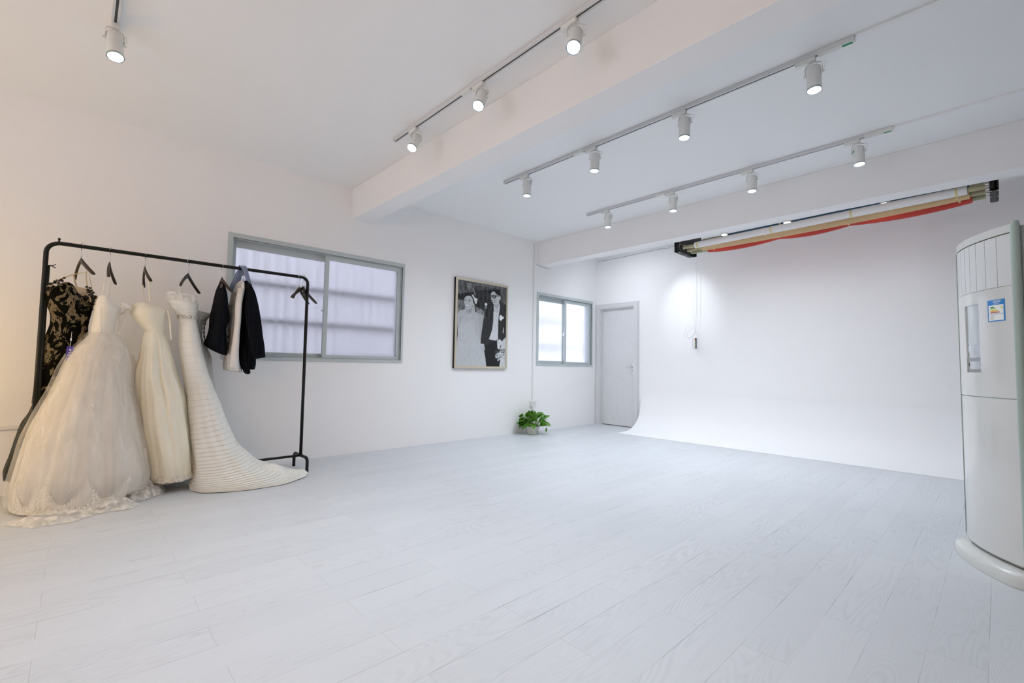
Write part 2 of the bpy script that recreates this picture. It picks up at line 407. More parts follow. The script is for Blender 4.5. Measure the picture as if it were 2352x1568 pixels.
W1 = (0.985, 2.735, 1.010, 2.105); W2 = (5.075, 6.405, 1.010, 2.060)
struct('wall_left', 'white wall with the two windows', link('wall_left', wall_holes('y', YR-0.2, YB+0.3, -0.18, 0.0, [W1, W2]), WALL))
struct('wall_back', 'white back wall with the door', link('wall_back', wall_holes('x', 0.0, XR+0.2, YB, YB+0.25, [(0.09, 0.755, 0.0, 1.975)]), WALL))
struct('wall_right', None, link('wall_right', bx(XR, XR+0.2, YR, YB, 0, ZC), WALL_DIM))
struct('wall_rear', None, link('wall_rear', wall_holes('x', 0.0, XR, YR-0.2, YR, [(0.8, 4.4, 0.8, 2.3)]), m_wall('cream_bounce_paint', (0.55, 0.42, 0.24))))  # unseen rear wall, coloured to throw a warm bounce
w3 = struct('added_window')  # unseen rear window, added along with the weak fill light
bm = bmesh.new()
for a in (0.8, 1.98, 3.18, 4.36): box(bm, a, a+0.04, YR-0.08, YR-0.02, 0.8, 2.3)
box(bm, 0.8, 4.4, YR-0.08, YR-0.02, 0.8, 0.84); box(bm, 0.8, 4.4, YR-0.08, YR-0.02, 2.26, 2.3)
link('window_frame', bm, WINFRAME, w3); link('pane', bx(0.8, 4.4, YR-0.055, YR-0.05, 0.8, 2.3), FROST, w3)

# ceiling beams that run across the room
struct('trim_1', 'white ceiling beam in front of the second spotlight track', link('trim_1', bx(0.0, XR, 2.095, 2.305, 2.535, ZC, bev=0.004), WALL))
struct('trim_2', 'white ceiling beam in front of the backdrop rollers', link('trim_2', bx(0.0, XR, 5.06, 5.26, 2.510, ZC, bev=0.004), WALL))
# curved infinity cove against the back wall
bm = bmesh.new(); prof = [(5.85, 0.006), (5.97, 0.0068), (6.09, 0.011), (6.20, 0.030), (6.31, 0.075), (6.40, 0.145), (6.465, 0.24), (6.503, 0.35), (6.528, 0.46), (6.5385, 0.555), (6.5395, 0.60)]
P = smooth_path([(0.89, a, b) for a, b in prof], 5)
fr_ = [[bm.verts.new((x, p.y, p.z)) for p in P] for x in (0.89, XR)]
bk_ = [[bm.verts.new((x, min(p.y+0.012, 6.549) if p.z > 0.05 else p.y, (p.z-0.012 if p.z > 0.05 else 0.0005))) for p in P] for x in (0.89, XR)]
for k in range(len(P)-1):
    bm.faces.new((fr_[0][k], fr_[1][k], fr_[1][k+1], fr_[0][k+1])); bm.faces.new((bk_[0][k], bk_[0][k+1], bk_[1][k+1], bk_[1][k]))
    bm.faces.new((fr_[0][k], fr_[0][k+1], bk_[0][k+1], bk_[0][k])); bm.faces.new((fr_[1][k], bk_[1][k], bk_[1][k+1], fr_[1][k+1]))
for L_ in (0, len(P)-1): bm.faces.new((fr_[0][L_], fr_[1][L_], bk_[1][L_], bk_[0][L_]))
cv = link('trim_3', bm, COVE, None, 'auto'); struct('trim_3', 'white curved studio cove joining floor and back wall', cv)

# door
d1 = struct('door_1', 'pale grey wood grain door in the back corner with a chrome lever')
link('door_panel', bx(0.098, 0.750, 6.585, 6.625, 0.012, 1.970, bev=0.002), DOORWOOD, d1)
link('door_gap', bx(0.098, 0.750, 6.588, 6.62, 0.0005, 0.011), ACDARK, d1)
bm = bmesh.new()
for (a, b) in ((0.004, 0.098), (0.750, 0.842)):
    box(bm, a, b, 6.528, 6.60, 0, 1.966); box(bm, a+0.018, b-0.018, 6.518, 6.5279, 0, 1.985)
box(bm, 0.004, 0.842, 6.528, 6.60, 1.966, 2.052); box(bm, 0.022, 0.824, 6.518, 6.5279, 1.985, 2.034)
box(bm, 0.098, 0.113, 6.56, 6.585, 0, 1.966); box(bm, 0.735, 0.75, 6.56, 6.585, 0, 1.966); box(bm, 0.113, 0.735, 6.56, 6.585, 1.955, 1.966)
link('door_casing', bm, CASING, d1)
bm = bmesh.new(); box(bm, 0.688, 0.722, 6.572, 6.585, 0.86, 1.035, bev=0.004)
h = link('door_handle', bm, CHROME, d1)
bm = bmesh.new(); cyl(bm, (0.705, 6.58, 0.985), (0.705, 6.535, 0.985), 0.011)
tube(bm, smooth_path([(0.705, 6.537, 0.985), (0.675, 6.535, 0.990), (0.64, 6.535, 0.978), (0.60, 6.537, 0.985)]), 0.0075)
cyl(bm, (0.705, 6.572, 0.90), (0.705, 6.563, 0.90), 0.009); link('lever', bm, CHROME, h, 'auto')

# sliding windows with frosted panes, ribbed plastic fences outside
def window(name, y0, y1, z0, z1, label):
    w = struct(name, label)
    bm = bmesh.new(); c = 0.042
    for (a, b, e, f) in ((y0-c, y0, z0-c*0.7, z1+c), (y1, y1+c*0.6, z0-c*0.7, z1+c), (y0, y1, z1, z1+c), (y0, y1, z0-c*0.7, z0)):
        box(bm, -0.01, 0.010, a, b, e, f)
    for (a, b, e, f) in ((y0, y0+0.008, z0+0.008, z1-0.008), (y1-0.008, y1, z0+0.008, z1-0.008), (y0, y1, z1-0.008, z1), (y0, y1, z0, z0+0.008)):
        box(bm, -0.13, -0.01, a, b, e, f)
    box(bm, -0.062, -0.056, y0, y1, z0, z0+0.016)
    link('window_frame', bm, WINFRAME, w)
    ym = y0 + (y1-y0)*0.50
    for k, (a, b, xo, top, sidew) in enumerate(((y0+0.009, ym+0.03, -0.105, 0.060, 0.035), (ym-0.02, y1-0.009, -0.052, 0.045, 0.042))):
        bm = bmesh.new(); bot = 0.050 if k == 0 else 0.040
        box(bm, xo, xo+0.03, a, a+sidew, z0+0.008, z1-0.008, bev=0.002); box(bm, xo, xo+0.03, b-sidew*0.9, b, z0+0.008, z1-0.008, bev=0.002)
        box(bm, xo+0.001, xo+0.029, a+sidew, b-sidew*0.9, z1-0.008-top, z1-0.009); box(bm, xo+0.001, xo+0.029, a+sidew, b-sidew*0.9, z0+0.009, z0+bot)
        s = link('sash', bm, WINFRAME, w)
        link('pane', bx(xo+0.012, xo+0.017, a+sidew*0.8, b-sidew*0.7, z0+bot-0.006, z1-top-0.002), FROST, s)
    bm = bmesh.new(); box(bm, -0.052, -0.018, ym-0.026, ym-0.010, (z0+z1)/2-0.07, (z0+z1)/2-0.01, bev=0.003); box(bm, -0.05, -0.012, ym-0.045, ym-0.024, (z0+z1)/2-0.055, (z0+z1)/2-0.04)
    link('latch', bm, CHROME, w); return w
window('window_1', *W1, 'large sliding window with frosted panes behind the clothes rack')
window('window_2', *W2, 'smaller bright sliding window next to the door')
def fence(y0, y1, x, m, label, rails, z1):
    t = thing('ribbed_fence', label, 'fence', (x, y0, 0))
    bm = bmesh.new(); n = int((y1-y0)/0.012); prev = None
    for i in range(n+1):
        y = i*0.012; ph = (y % 0.105)/0.105; dx = 0.022 if ph < 0.42 else (0.0 if ph > 0.5 and ph < 0.92 else 0.011)
        q = [bm.verts.new((dx, y, 0.0)), bm.verts.new((dx, y, z1))]
        if prev: bm.faces.new((prev[0], q[0], q[1], prev[1]))
        prev = q
    o = link('ribbed_panel', bm, m, t); md = o.modifiers.new('thick', 'SOLIDIFY'); md.thickness = 0.002
    for z in rails: link('rail', bx(-0.05, -0.005, 0, y1-y0, z-0.018, z+0.018), mat('grey_steel_rail', (0.22, 0.22, 0.23), 0.6), t)
fence(0.3, 3.9, -0.36, PANEL_A, 'pale ribbed fence with grey rails blurred behind the large frosted window', (1.03, 1.39, 1.765, 2.3), 2.7)
fence(4.5, 8.4, -0.75, PANEL_B, 'bright ribbed fence blurred behind the frosted window next to the door', (1.33, 1.80), 2.6)
link('ground_outside', bx(-4, -0.2, -1, 10, -0.06, 0.0), mat('concrete', (0.35, 0.35, 0.35), 0.9))['kind'] = 'structure'

# ------------------------------------------------------------------ spotlight tracks
def spot_body():
    """unit spotlight hanging from a track; the adapter hangs at z=0 (track underside), the can is separate so that it can be tilted"""
    bm = bmesh.new(); box(bm, -0.095, 0.012, -0.016, 0.016, -0.030, 0.0, bev=0.004); box(bm, -0.07, -0.04, -0.008, 0.008, 0.0, 0.008)
    return bm
def can_bm(L=0.148, r=0.0385):
    bm = bmesh.new(); n = 32
    pr = [(r*0.2, 0.0), (r*0.80, 0.0), (r*0.93, 0.004), (r, 0.014), (r, L-0.003), (r*1.03, L-0.002), (r*1.03, L), (r*0.90, L), (r*0.86, L-0.008)]
    prev = None
    for a, z in pr:
        q = [bm.verts.new((a*math.cos(2*PI*i/n), a*math.sin(2*PI*i/n), -z)) for i in range(n)]
        if prev:
            for i in range(n): bm.faces.new((prev[i], prev[(i+1) % n], q[(i+1) % n], q[i]))
        else: bm.faces.new(q)
        prev = q
    return bm
CAN_ME = LENS_ME = None
def disc_bm(r, z, n=32):
    bm = bmesh.new(); bm.faces.new([bm.verts.new((r*math.cos(2*PI*i/n), r*math.sin(2*PI*i/n), z)) for i in range(n)]); return bm
def ring_bm(r0, r1, z0, z1, n=32):
    bm = bmesh.new(); L = []
    for r, z in ((r0, z0), (r1, z0), (r1, z1), (r0, z1)): L.append([bm.verts.new((r*math.cos(2*PI*i/n), r*math.sin(2*PI*i/n), z)) for i in range(n)])
    for k in range(4):
        for i in range(n): bm.faces.new((L[k][i], L[k][(i+1) % n], L[(k+1) % 4][(i+1) % n], L[(k+1) % 4][i]))
    return bm
def spotlight(x, y, label, group, tilt=0.0, az=0.0, yoke=0.0, sticker=None, power=1.0, zt=2.842, angle=165, wire=1):
    """tilt: angle off straight down, az: compass direction of the beam in the ground plane (radians, from +x)"""
    t = thing('track_spotlight', label, 'spotlight', (x, y, zt), 0, group)
    link('adapter', spot_body(), LAMPWHITE, t)
    L = 0.148; piv = -0.105  # pivot height of the can below the track
    mt = Matrix.Translation((0, 0, piv)) @ Matrix.Rotation(az, 4, 'Z') @ Matrix.Rotation(-tilt, 4, 'Y') @ Matrix.Translation((0, 0, 0.045))
    global CAN_ME
    can = link('lamp_can', can_bm(L), LAMPWHITE, t, 'auto'); can.matrix_local = mt
    ring = link('lens_ring', ring_bm(0.0352, 0.0392, -L-0.003, -L+0.006), LENSRIM, can, 'auto')
    lens = link('lens', disc_bm(0.0355, -L+0.003), LENS, can)
    # yoke: U bracket from the adapter down both sides of the can
    ya = az + PI/2 if tilt > 0.15 else yoke
    c, s = math.cos(ya), math.sin(ya); w = 0.0445
    bm = bmesh.new(); pts = [(-w, piv), (-w, -0.062), (-w*0.80, -0.042), (-w*0.35, -0.034), (w*0.35, -0.034), (w*0.80, -0.042), (w, -0.062), (w, piv)]
    prev = None
    for i, (a, z) in enumerate(pts):
        q = [bm.verts.new((a*c - b*s, a*s + b*c, z)) for b in (-0.007, 0.007)]
        if prev: bm.faces.new((prev[0], prev[1], q[1], q[0]))
        prev = q
    yk = link('yoke', bm, LAMPWHITE, t); md = yk.modifiers.new('thick', 'SOLIDIFY'); md.thickness = 0.0025; md.offset = 0
    for sg in (-1, 1):
        bm = bmesh.new(); cyl(bm, (sg*0.040*c, sg*0.040*s, piv), (sg*0.054*c, sg*0.054*s, piv), 0.0075, 0.006, 14); link('knob', bm, LAMPWHITE, yk, 'auto')
    bm = bmesh.new(); tube(bm, smooth_path([(0.0, 0.0, -0.03), (0.03*c, 0.03*s, -0.045), (0.052*c+0.006, 0.052*s, -0.052), (0.056*c, 0.056*s, -0.078), (0.040*c, 0.040*s, -0.088), (0.012*c, 0.012*s, -0.062)]), 0.0018, 6)
    link('cord', bm, PLASTIC, t, True)
    if sticker:
        a0, za, ww, hh = sticker; r = 0.0395
        bm = bmesh.new(); bm2 = bmesh.new()
        for b_, z0_, z1_ in ((bm, za, za+hh), (bm2, za, za+hh*0.55)):
            rr = r if b_ is bm else r+0.0006
            prev = None
            for i in range(7):
                a = a0 + (i/6-0.5)*ww
                q = [b_.verts.new((rr*math.cos(a), rr*math.sin(a), z)) for z in (z0_, z1_)]
                if prev: b_.faces.new((prev[0], q[0], q[1], prev[1]))
                prev = q
        s1 = link('sticker', bm, LABELW, can); link('green_band', bm2, GREEN, s1)['label'] = 'green band'
    d = Vector((math.sin(tilt)*math.cos(az), math.sin(tilt)*math.sin(az), -math.cos(tilt)))
    p = Vector((x, y, zt+piv)) + d*(L-0.045+0.008)
    ld = D.lights.new('spot_beam', 'SPOT'); ld.energy = SPOT_W*power; ld.color = COOL; ld.spot_size = math.radians(angle); ld.spot_blend = 1.0; ld.shadow_soft_size = 0.028
    lo = D.objects.new('spot_beam', ld); COL.objects.link(lo); lo.parent = t
    lo.location = p - Vector((x, y, zt)); lo.rotation_euler = d.to_track_quat('-Z', 'Y').to_euler()
    return t
def track(y, x0, x1, label, joints=(), ending=None, zt=2.842):
    t = thing('light_track', label, 'light track', (x0, y, zt))
    h = ZC - zt
    bm = bmesh.new(); box(bm, 0, x1-x0, -0.017, -0.006, 0.0, h-0.001); box(bm, 0, x1-x0, 0.006, 0.017, 0.0, h-0.001); box(bm, 0, x1-x0, -0.0059, 0.0059, h*0.6, h-0.001)
    box(bm, -0.008, -0.0001, -0.018, 0.018, -0.001, h-0.001)
    link('rail', bm, RAILWHITE, t)
    link('slot', bx(0.001, x1-x0, -0.0058, 0.0058, h*0.12, h*0.59), SLOT, t)
    for j in joints: link('joint_cover', bx(j-0.05, j+0.05, -0.019, 0.019, -0.004, h*0.5, bev=0.002), LAMPWHITE, t)
    if ending:
        f = link('power_feed', bx(x1-x0-0.12, x1-x0+0.06, -0.018, 0.018, -0.005, h-0.002, bev=0.003), LAMPWHITE, t)
        link('feed_label', bx(x1-x0+0.0, x1-x0+0.05, -0.010, 0.010, -0.0062, -0.0052), GREEN, f)['label'] = 'green label'
    return t
track(0.06, 1.35, 5.0, 'white spotlight track nearest the camera, its end above the clothes rack')
track(1.86, 1.35, 5.0, 'white spotlight track in front of the wide ceiling beam', (0.98,))
track(3.12, 1.35, 4.23, 'white spotlight track just behind the wide ceiling beam', (0.96,), True)
track(4.51, 1.35, 4.23, 'white spotlight track in front of the far ceiling beam', (0.98,), True)
track(5.76, 2.20, 4.6, 'white spotlight track hidden behind the far ceiling beam', ())
rad = math.radians
G = 'spotlights on the ceiling tracks'
spotlight(1.455, 0.06, 'white spotlight at the upper left above the clothes rack', G, rad(17), rad(18), sticker=None, power=0.3, angle=90)
for k, xx in enumerate((2.30, 3.10, 3.90)):  # unseen lamps, added to make the bright pools on the near floor
    spotlight(xx, 0.06, ('second', 'third', 'fourth')[k] + ' spotlight from the left on the track nearest the camera, unseen', G, rad(20), rad(80), power=(0.9, 0.8, 0.35)[k], angle=90)
PW2 = dict(power=0.7, angle=90)
spotlight(1.68, 1.86, 'tilted spotlight with green sticker at the left end of the second track', G, rad(31), rad(296), sticker=(rad(120), -0.035, 0.5, 0.03), **PW2)
spotlight(2.50, 1.86, 'tilted spotlight in the middle of the second track beside the joint cover', G, rad(31), rad(294), **PW2)
spotlight(3.285, 1.86, 'large tilted spotlight at the top of the picture on the second track', G, rad(27), rad(298), power=0.3, angle=90)
spotlight(4.09, 1.86, 'unseen white spotlight on the second track, above the picture edge', G, rad(20), rad(290), power=0.15, angle=90)  # unseen lamp, added for light on the near floor
names3 = ('small spotlight without sticker at the left end of the third track', 'spotlight with green sticker on the third track beside the joint cover',
          'plain straight-down spotlight third along the third track', 'largest straight-down spotlight, next to the power feed of the third track')
for k, xx in enumerate((1.675, 2.487, 3.283, 4.088)):
    spotlight(xx, 3.12, names3[k], G, rad(2+k), rad(200+k*30), yoke=(0.25, 0.5, 0.15, 0.0)[k], sticker=(rad(-150), -0.075, 0.6, 0.034) if k == 1 else None, power=(1.15, 0.9, 0.4, 0.28)[k])
names4 = ('smallest spotlight at the left end of the fourth track', 'spotlight beside the joint cover of the fourth track',
          'plain spotlight in the right half of the fourth track', 'spotlight with green sticker at the right end of the fourth track')
for k, xx in enumerate((1.655, 2.480, 3.262, 4.070)):
    spotlight(xx, 4.51, names4[k], G, rad(2+k), rad(240+k*20), yoke=(0.2, 0.1, 0.1, 0.0)[k], sticker=(rad(-85), -0.05, 0.5, 0.036) if k == 3 else None, power=(2.1, 1.65, 0.9, 0.7)[k])
spotlight(1.69, 5.47, 'spotlight behind the far beam, left of the backdrop rollers, lighting the back wall', G, rad(53), rad(90), angle=50, power=0.9)
track(5.47, 0.55, 1.80, 'added short spotlight track, unseen behind the far beam in the corner by the door')  # added unseen track, carries the corner lamp and the wall lamp
spotlight(0.95, 5.47, 'added spotlight, unseen behind the far beam in the corner by the door', G, rad(32), rad(100), angle=168, power=0.85)  # added lamp, out of view, brightens the corner by the door
for k, (xx, nm) in enumerate(((2.51, 'spotlight lens peeking above the left half of the white backdrop roll'), (3.205, 'spotlight lens peeking above the middle of the white backdrop roll'), (4.07, 'spotlight lens peeking above the right part of the white backdrop roll'))):
    spotlight(xx, 5.76, nm, G, rad(6), rad(270), power=0.45)
# cable covers on ceiling and wall
tag(link('cable_trunking', bx(4.30, XR, 3.10, 3.135, ZC-0.012, ZC), WALL), 'flat cable cover on the ceiling leading on from the third track', 'cable cover')
tag(link('cable_trunking', bx(4.30, XR, 4.50, 4.53, ZC-0.012, ZC), WALL), 'flat cable cover on the ceiling leading on from the fourth track', 'cable cover')
tag(link('cable_trunking', bx(0, 0.014, 4.945, 4.966, 0.45, 2.83, bev=0.002), PLASTIC), 'thin upright cable cover on the left wall above the outlet', 'cable cover')
tag(link('cable_trunking', bx(0, 0.02, -3.9, 0.9, 0.460, 0.487, bev=0.003), PLASTIC), 'long low cable cover on the wall behind the black lace gown', 'cable cover')
bm = bmesh.new(); box(bm, 0, 0.010, 4.963, 5.045, 0.365, 0.45, bev=0.003)
t = link('wall_outlet', bm, PLASTIC); tag(t, 'white wall outlet above the potted plant', 'outlet')
bm = bmesh.new()
for dy, dz in ((0.994, 0.0), (1.012, 0.0)): box(bm, 0.0098, 0.0108, 4.0+dy-0.004, 4.0+dy+0.003, 0.425, 0.429)
for dz in (0.400, 0.383): box(bm, 0.0098, 0.0108, 4.99, 4.994, dz, dz+0.01); box(bm, 0.0098, 0.0108, 5.012, 5.016, dz, dz+0.01)
link('socket_holes', bm, mat('grey_socket_hole', (0.3, 0.3, 0.3), 0.7), t)
tag(link('junction_box', bx(0, 0.03, 4.905, 4.96, 0.365, 0.452, bev=0.004), PLASTIC), 'small white junction box at the foot of the upright cable cover', 'junction box')
bm = bmesh.new(); tube(bm, smooth_path([(0.01, 5.0, 2.52), (0.012, 5.07, 2.505), (0.012, 5.2, 2.495), (0.012, 5.32, 2.488)]), 0.003, 6); tube(bm, smooth_path([(0.02, 6.54, 2.818), (0.6, 6.54, 2.820), (1.2, 6.54, 2.835), (1.34, 6.54, 2.822), (1.42, 6.54, 2.84), (2.0, 6.54, 2.845)]), 0.0035, 6)
tag(link('thin_cable', bm, mat('grey_cable', (0.35, 0.35, 0.34), 0.6)), 'thin grey cable run along the back wall to the backdrop rollers', 'cable')

# ------------------------------------------------------------------ backdrop roller system behind the far beam
def bracket(x0, x1, zb, label, flange):
    t = thing('roller_bracket', label, 'bracket', (x0, 5.3, zb)); w = x1-x0
    bm = bmesh.new(); box(bm, 0, w, 0.0, 0.40, 0.0, 0.012, bev=0.002); s = 0.012 if flange > 0 else w-0.012
    box(bm, s-0.012, s, 0.0, 0.40, 0.0, ZC-zb-0.002); box(bm, 0, w, 0.0, 0.012, 0.0, ZC-zb-0.002); box(bm, s-0.012, s, 0.40, 0.72, 0.16, ZC-zb-0.002)
    box(bm, 0, w+0.04*flange if flange > 0 else w, 0.385, 0.40, 0.0, 0.05, bev=0.004)
    link('bracket_plate', bm, BLACK, t)
    bm = bmesh.new(); box(bm, w*0.3, w*0.72, 0.02, 0.38, -0.004, 0.0); link('cover_strip', bm, mat('dark_grey_plastic', (0.035, 0.04, 0.04), 0.5), t)
    for dy in (0.03, 0.2, 0.37):
        for dx in (0.14, 0.86):
            bm = bmesh.new(); cyl(bm, (w*dx, dy, -0.005), (w*dx, dy, 0.001), 0.006, n=10); link('bolt', bm, CHROME, t)
    for dy, dz in ((0.08, 0.08), (0.2, 0.075), (0.32, 0.07), (0.64, 0.26)):
        bm = bmesh.new(); xs = w if flange > 0 else 0; cyl(bm, (xs - 0.04*flange*0.5, dy, dz), (xs+0.035*flange, dy, dz), 0.012, n=12)
        if flange > 0:
            for q in range(6): sphere(bm, (xs+0.01, dy+0.02*math.cos(q), dz+0.02*math.sin(q)), 0.004, u=6, v=4)
        link('gear', bm, CHROME, t)
    return t
bracket(2.085, 2.145, 2.402, 'black roller bracket at the left end of the backdrop rolls', 1)
bracket(4.790, 4.842, 2.447, 'black roller bracket at the right end of the backdrop rolls', -1)
def roll(y, zL, zR, xl, xr, r, m, name, label, tubecol, bands, sag=None, tr=0.021):
    t = thing('backdrop_roll', label, 'backdrop roll', (xl, y, (zL+zR)/2))
    zz = lambda x: zL + (zR-zL)*(x-2.14)/(4.79-2.14) - (zL+zR)/2
    bm = bmesh.new(); cyl(bm, (2.16-xl, 0, zz(2.16)), (4.765-xl, 0, zz(4.765)), tr, n=16); link('core_tube', bm, tubecol, t, 'auto')
    bm = bmesh.new(); cyl(bm, (2.12-xl, 0, zz(2.12)), (4.80-xl, 0, zz(4.80)), 0.006, n=8); link('axle', bm, CHROME, t, 'auto')
    bm = bmesh.new(); n = 28; N = 60; prev = None
    for i in range(N+1):
        x = xl + (xr-xl)*i/N; s = sag(i/N) if sag else 0.0; q = []
        for k in range(n):
            a = 2*PI*k/n; zd = math.sin(a)*r; yd = math.cos(a)*r
            if zd < 0: zd -= s*(-math.sin(a))**1.5; yd *= (1-0.3*min(1, s*20)*(-math.sin(a)))
            q.append(bm.verts.new((x-xl, yd, zz(x)+zd)))
        if prev:
            for k in range(n): bm.faces.new((prev[k], prev[(k+1) % n], q[(k+1) % n], q[k]))
        else: bm.faces.new(q[::-1])
        prev = q
    bm.faces.new(prev); link('paper', bm, m, t, 'auto')
    for b in bands:
        x = xl + (xr-xl)*b; bm = bmesh.new(); cyl(bm, (x-xl-0.008, 0, zz(x)), (x-xl+0.008, 0, zz(x)), r*1.02+(0.001), n=28)
        link('tape', bm, BANDM, t, 'auto')['label'] = 'yellow tape band'
    return t
BANDM = mat('yellow_tape', (0.68, 0.62, 0.28), 0.5)
P_WHITE = mat('white_paper', (0.80, 0.80, 0.80), 0.7); P_TAN = mat('kraft_paper', (0.62, 0.44, 0.24), 0.75)
P_RED = mat('red_paper', (0.52, 0.055, 0.040), 0.7); P_BLUE = mat('dark_blue_paper', (0.010, 0.085, 0.15), 0.6)
T_GREY = mat('olive_card_tube', (0.36, 0.38, 0.24), 0.6); T_TAN = mat('tan_card_tube', (0.42, 0.38, 0.23), 0.6)
roll(5.38, 2.462, 2.508, 2.31, 4.66, 0.037, P_WHITE, 'w', 'thick white backdrop paper roll, nearest the far beam', T_TAN, (0.015, 0.36, 0.66, 0.972))
roll(5.50, 2.450, 2.500, 2.345, 4.672, 0.036, P_TAN, 't', 'kraft brown backdrop paper roll between the white and the red one', T_TAN, (0.31, 0.965), lambda u: 0.022*max(0, math.sin(PI*min(1, u*1.02)))**0.6)
roll(5.62, 2.444, 2.492, 2.365, 4.685, 0.033, P_RED, 'r', 'red backdrop paper roll sagging below the kraft one', T_GREY, (0.035, 0.345, 0.62, 0.965),
     lambda u: 0.030*abs(math.sin(PI*u/0.34 if u < 0.34 else PI*(u-0.34)/0.28 if u < 0.62 else PI*(u-0.62)/0.38))**0.8)
roll(5.95, 2.665, 2.705, 2.40, 4.66, 0.026, P_BLUE, 'b', 'dark blue backdrop paper roll above and behind the white one', T_GREY, (0.3,))

# hanging control box and its cords
t = thing('remote_receiver', 'small white box with a strip of coloured keys hanging by cords at the back wall', 'control box', (1.80, 6.44, 1.26))
link('box_body', bx(-0.028, 0.012, -0.012, 0.012, 0.0, 0.15, bev=0.003), PLASTIC, t)
bm = bmesh.new(); box(bm, 0.012, 0.034, -0.010, 0.010, 0.0, 0.152, bev=0.002)
kp = link('key_strip', bm, mat('dark_navy_plastic', (0.02, 0.05, 0.09), 0.4), t)
KC = [(0.7, 0.08, 0.1), (0.03, 0.03, 0.03), (0.8, 0.45, 0.05), (0.04, 0.3, 0.5), (0.8, 0.5, 0.1), (0.03, 0.2, 0.3), (0.8, 0.5, 0.1), (0.04, 0.3, 0.45), (0.75, 0.45, 0.1)]
for i, c in enumerate(KC): link('key', bx(0.014, 0.034, -0.013, -0.009, 0.138-i*0.0155, 0.149-i*0.0155), mat('key_%d' % i, c, 0.4), kp)
bm = bmesh.new()
tube(bm, smooth_path([(0.030, 0, 1.6), (0.032, 0, 1.1), (0.030, 0, 0.6), (0.026, 0, 0.40), (0.020, 0.0, 0.30), (0.036, 0, 0.22), (0.052, 0, 0.17), (0.05, 0, 0.06)]), 0.0028, 6)
tube(bm, smooth_path([(-0.012, 0, 1.6), (-0.013, 0, 1.1), (-0.014, 0, 0.6), (-0.014, 0, 0.42), (0.005, 0, 0.36), (0.016, 0, 0.28), (0.0, 0, 0.2), (-0.02, 0, 0.155)]), 0.0022, 6)
for (cx_, cz_, rx_, rz_) in ((-0.07, 0.245, 0.085, 0.095), (-0.045, 0.225, 0.065, 0.070)):
    tube(bm, [(cx_+rx_*math.cos(2*PI*k/32), 0.004*math.sin(k), cz_+rz_*math.sin(2*PI*k/32+0.35)) for k in range(32)], 0.0028, 6, closed=True)
link('cord', bm, PLASTIC, t, True)

# ------------------------------------------------------------------ framed wedding photograph
Y0, Y1, Z0, Z1 = 3.487, 4.402, 0.927, 2.103
pf = thing('picture_frame', 'framed black and white wedding photograph on the left wall between the windows', 'picture', (0, Y0, Z0))
HW, HH = Y1-Y0, Z1-Z0
bm = bmesh.new(); b_ = 0.030
for (a, b, c, d) in ((0, HW, 0, b_), (0, HW, HH-b_, HH), (0, b_, b_, HH-b_), (HW-b_, HW, b_, HH-b_)): box(bm, 0.032, 0.042, a, b, c, d, bev=0.002)
link('frame', bm, mat('champagne_metal', (0.60, 0.54, 0.42), 0.35, 0.35), pf)
bm = bmesh.new()
for (a, b, c, d) in ((0, HW, 0, 0.012), (0, HW, HH-0.012, HH), (0, 0.012, 0, HH), (HW-0.012, HW, 0, HH)): box(bm, 0.001, 0.0318, a, b, c, d)
link('frame_edge', bm, BLACK, pf)['label'] = 'black side of the frame'
